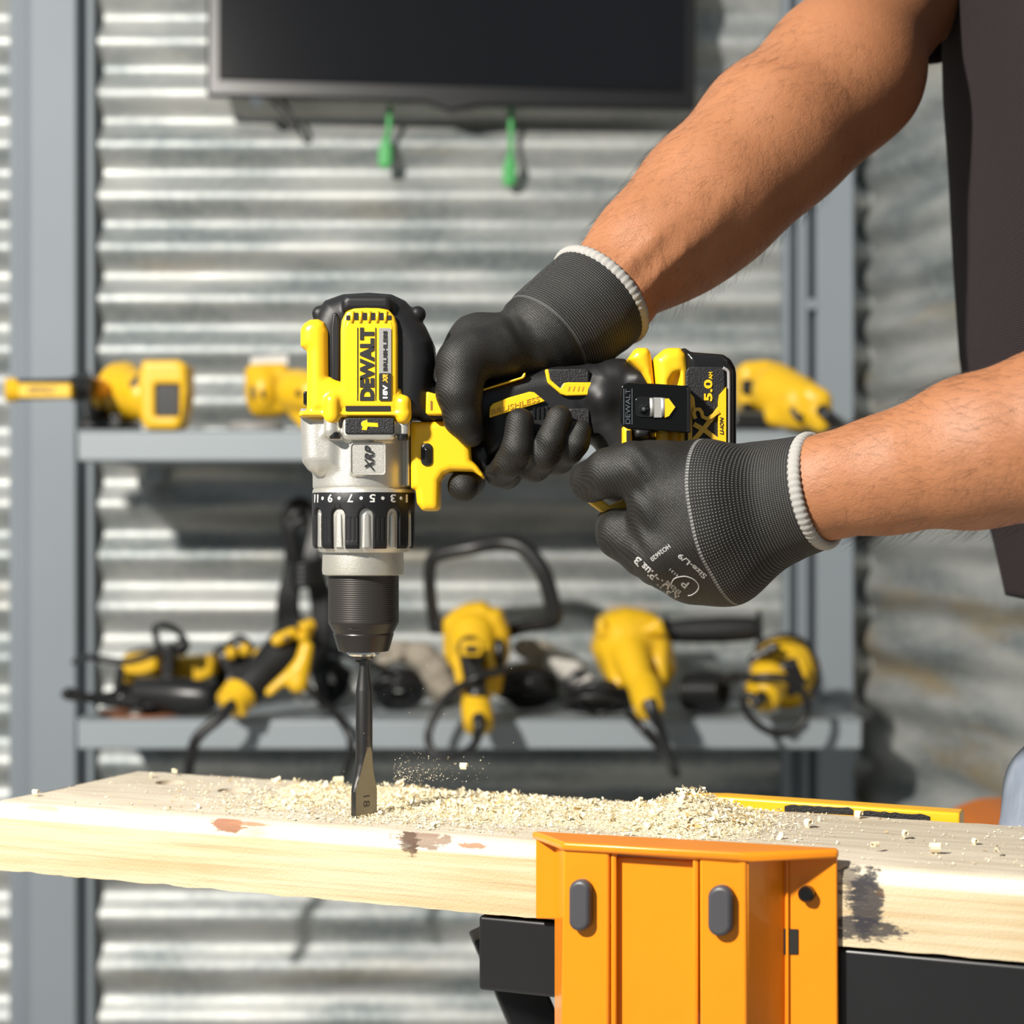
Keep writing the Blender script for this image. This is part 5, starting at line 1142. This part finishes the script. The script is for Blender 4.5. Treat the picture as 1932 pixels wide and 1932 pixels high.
l += chain([(1430, 980, 1.045, 80), (1330, 1010, 1.034, 78), (1250, 1040, 1.034, 66)], .012) + chain([(1440, 1000, 1.05, 70), (1370, 1062, 1.045, 72), (1305, 1076, 1.045, 62)], .014)
l += finger([(1250, 890, 1.034, 56), (1200, 886, 1.032, 50), (1150, 892, 1.036, 44), (1115, 908, 1.048, 36), (1108, 914, 1.062, 32)], .006)
l += finger([(1255, 1040, 1.038, 60), (1215, 1030, 1.040, 50), (1172, 1008, 1.046, 44), (1158, 992, 1.060, 36)], .006)
l += finger([(1300, 1070, 1.05, 56), (1240, 1060, 1.075, 44), (1190, 1010, 1.10, 32), (1200, 985, 1.12, 28)], .004) + finger([(1350, 1070, 1.06, 50), (1300, 1040, 1.09, 38), (1260, 1000, 1.12, 28)], .004)
l += finger([(1280, 900, 1.05, 45), (1240, 930, 1.05, 30), (1210, 955, 1.06, 26)], .004)
l += [halfspace(HL_, aL)]
l_fn = lambda X, Y, Z: .0004 * np.sin((Z * .9 + X * .6) * 460 + np.sin(X * 260) * 1.2) * np.exp(-((X - W(1200, 0, 1.04).x) / .012) ** 2)
lo_, lV, lQ = sdf('glove', l, .00125, GL, PE, 2, l_fn); knit(lo_, lV, HL_, aL)
lo_['label'] = 'black knit glove gripping the battery'
hem(HL_, aL, .0312, parent=lo_)
# printing on the back of the lower glove, laid onto its surface
def printed(s, cx, cy, w, h, deg, fs=.02):
    ca, sa = math.cos(math.radians(deg)), math.sin(math.radians(deg)); lb = P3
    def f(a, b_, hh):
        x = (a - .5) * w; y = (b_ - .5) * h; px = cx + x * ca + y * sa; py = cy + x * sa - y * ca
        # march along the pixel's ray to the glove surface
        d = W(px, py, 1.0) - Vector((0, 0, CZ)); d.normalize()
        hit = GT.ray_cast(Vector((0, 0, CZ)) , d)
        if hit[0] is None: return W(px, py, 1.06)
        return hit[0] - d * (hh * 1.2 + .0001)
    return text('glove_print', s, PRT, lo_, f, bold=fs, ext=.0002)
from mathutils.bvhtree import BVHTree
GT = BVHTree.FromPolygons([tuple(v) for v in lV], [tuple(q) for q in lQ]); PRT = M('grey_glove_print', (.40, .40, .39), .6)
printed('HO26620', 1246, 1043, 44, 9, -38 + 180)
printed('KPU1-Plus/B', 1238, 1092, 110, 15, 44 + 180, .03)
printed('Size-L/9', 1306, 1068, 66, 10, 40 + 180)
printed('EN388', 1270, 1108, 34, 8, 40 + 180)
printed('4131', 1272, 1081, 22, 5, 40 + 180)
for k in range(1):
    ps = [(1266, 1102), (1272, 1092), (1284, 1088), (1296, 1088), (1310, 1094), (1318, 1104), (1316, 1114), (1306, 1122), (1298, 1124)]
    P = []
    for x, y in ps:
        d = (W(x, y, 1.0) - Vector((0, 0, CZ))).normalized(); hit = GT.ray_cast(Vector((0, 0, CZ)), d)
        if hit[0] is not None: P.append(hit[0] - d * .0001)
    if len(P) > 3: link('glove_print', tubemesh(spline(P, 6), .00035, 6), PRT, lo_, True)
printed('P', 1292, 1102, 12, 14, 40 + 180)
# ---- clothes
def shirtmat():
    m, nt, b = custom('dark_pique_shirt'); tc = nd(nt, 'ShaderNodeTexCoord').outputs['UV']; sx = nd(nt, 'ShaderNodeSeparateXYZ'); nt.links.new(tc, sx.inputs[0]); U, V_, _ = sx.outputs
    h = math_(nt, 'MULTIPLY', math_(nt, 'SINE', math_(nt, 'MULTIPLY', math_(nt, 'ADD', U, V_), 2 * math.pi / .0021)), math_(nt, 'SINE', math_(nt, 'MULTIPLY', math_(nt, 'SUBTRACT', U, math_(nt, 'MULTIPLY', V_, .4)), 2 * math.pi / .0021)))
    c = mixc(nt, math_(nt, 'MULTIPLY_ADD', h, .5, .5), (.009, .006, .0075), (.052, .037, .042)); nt.links.new(c, b.inputs['Base Color']); b.inputs['Roughness'].default_value = .8
    b.inputs['Sheen Weight'].default_value = .0; b.inputs['Specular IOR Level'].default_value = .2; bump(nt, b, h, .9, .0007); return m
SHIRT = shirtmat()
def garment(name, st, mat, n=96, fold=.004, parent=PE, openings=None):
    """st: (z, cx, cy, rx, ry) stations from the top down"""
    vs = []; fs = []; uv = []; P = []
    for i in range(len(st) - 1):
        for k in range(8): P.append([a + (b - a) * k / 8 for a, b in zip(st[i], st[i + 1])])
    P.append(list(st[-1]))
    for j, (z, cx, cy, rx, ry) in enumerate(P):
        for i in range(n):
            a = 2 * math.pi * i / n; c, s = math.cos(a), math.sin(a); pw = .8
            f = fold * (math.sin(a * 9 + z * 9) * .5 + math.sin(a * 5 - z * 14 + 1) * .5) * min(1, (st[0][0] - z) * 5)
            vs.append(Vector((cx + (rx + f) * math.copysign(abs(c) ** pw, c), cy + (ry + f) * math.copysign(abs(s) ** pw, s), z)))
    for j in range(len(P) - 1):
        for i in range(n): k = (i + 1) % n; fs.append((j * n + i, (j + 1) * n + i, (j + 1) * n + k, j * n + k))
    me = mesh(vs, fs); ul = me.uv_layers.new(name='UVMap')
    for p in me.polygons:
        for li in p.loop_indices:
            vi = me.loops[li].vertex_index; i = vi % n
            if i == 0 and any(me.loops[q].vertex_index % n == n - 1 for q in p.loop_indices): i = n
            ul.data[li].uv = (i / n * .95, vs[vi].z)
    o = link(name, me, mat, parent, True); so = o.modifiers.new('s', 'SOLIDIFY'); so.thickness = .0015; return o
XS = lambda px, Y=1.24: (px - CX) * Y / F
garment('polo_shirt', [(1.595, .43, 1.24, .062, .075), (1.588, .43, 1.24, .085, .13), (1.56, .435, 1.24, .115, .185), (1.48, .43, 1.24, .43 - XS(1816), .188), (1.38, .425, 1.24, .425 - XS(1819), .185), (1.30, .43, 1.24, .43 - XS(1826), .178), (1.20, .435, 1.24, .435 - XS(1840), .172), (1.12, .44, 1.24, .44 - XS(1868), .170), (1.06, .45, 1.24, .45 - XS(1918), .170), (1.025, .45, 1.24, .45 - XS(1946), .172)], SHIRT, fold=.0035)
def sleeve(S, E, y0):
    P = spline([Vector((.44, y0, S.z - .005)), S * .6 + Vector((.44, y0, S.z)) * .4 + Vector((0, 0, .004)), S + (E - S) * .12 + Vector((.006, 0, .004)), S + (E - S) * .35, S + (E - S) * .56], 6)
    o = link('sleeve', tubemesh(P, [.060 + .018 * min(1, i / 8) - .004 * max(0, i - 12) / 12 for i in range(len(P))], 40), SHIRT, PE, True)
    bmq = bmesh.new(); bmq.from_mesh(o.data); bmesh.ops.delete(bmq, geom=[f for f in bmq.faces if len(f.verts) > 4], context='FACES'); bmq.to_mesh(o.data); bmq.free()
    so = o.modifiers.new('s', 'SOLIDIFY'); so.thickness = .0015
sleeve(SR, ER, 1.30); sleeve(SL, EL, 1.18)
tube('collar', [(x_ - .02, y_, z_ + .118) for x_, y_, z_ in ((.395, 1.20, 1.475), (.42, 1.165, 1.487), (.46, 1.16, 1.50), (.50, 1.20, 1.512), (.51, 1.24, 1.515), (.50, 1.28, 1.512), (.46, 1.32, 1.50), (.42, 1.315, 1.487), (.395, 1.28, 1.475))], .011, SHIRT, PE, 6, 10)
def denim():
    m, nt, b = custom('blue_denim'); tc = nd(nt, 'ShaderNodeTexCoord').outputs['Object']
    n1 = noise(nt, tc, 1, 3, (60, 60, 30)); w = nd(nt, 'ShaderNodeTexWave', i_Scale=420.0, i_Distortion=1.5, bands_direction='DIAGONAL'); nt.links.new(tc, w.inputs['Vector'])
    c = mixc(nt, ramp(nt, n1, .35, .65), (.20, .25, .34), (.32, .37, .46)); c = mixc(nt, math_(nt, 'MULTIPLY', w.outputs['Fac'], .4), c, (.50, .53, .58)); nt.links.new(c, b.inputs['Base Color']); b.inputs['Roughness'].default_value = .85
    bump(nt, b, math_(nt, 'ADD', w.outputs['Fac'], n1), .6, .001); return m
DEN = denim()
JF = lambda px: (px - CX) * 1.16 / F
jl = []
for s, kx in ((-1, -.028), (1, .04)):
    jl += [cap((.478, 1.24 + s * .085, .98), (.43 + kx, 1.24 + s * .09, .88), .095, .088, .03), cap((.43 + kx, 1.24 + s * .09, .88), (.44 + kx, 1.24 + s * .10, .48), .088, .068, .02), cap((.44 + kx, 1.24 + s * .10, .48), (.48 + kx, 1.24 + s * .10, .10), .068, .056, .02)]
jl += [ell((.475, 1.24, .98), (.105, .16, .075), .03), ('cut', None, None, lambda X, Y, Z: Z - 1.045, .004), ('cut', None, None, lambda X, Y, Z: .085 - Z, .004)]
sdf('jeans', jl, .005, DEN, PE, 2, lambda X, Y, Z: .0025 * np.sin(Z * 90 + X * 60 + Y * 40) * np.sin(X * 70 - Y * 50))
for s, kx in ((-1, -.03), (1, .04)):
    sdf('boot', [cap((.48 + kx, 1.24 + s * .10, .12), (.48 + kx, 1.24 + s * .10, .06), .045, .045, .02), cap((.50 + kx, 1.24 + s * .10, .045), (.34 + kx, 1.24 + s * .10, .04), .042, .036, .02), ('cut', None, None, lambda X, Y, Z: .001 - Z, .002)], .005, BLKM, PE)
# low orange box behind the board at the right
t = thing('orange_crate', W(1890, 1560, 1.75), 'edge of an orange object beyond the board beside the jeans', 'crate')
sdf('lid', [poly([(1838, 1556), (1862, 1545), (1895, 1534), (1914, 1532), (1990, 1532), (2000, 1560), (1990, 1650), (1840, 1650)], 1.72, .10, .008)], .004, M('orange_crate_plastic', (.50, .14, .02), .5), t)
zc = W(0, 1600, 1.72).z
boxm('pedestal', (W(1850, 0, 1.72).x, 1.64, 0), (W(1975, 0, 1.72).x, 1.80, zc), BLKM, t, .004)
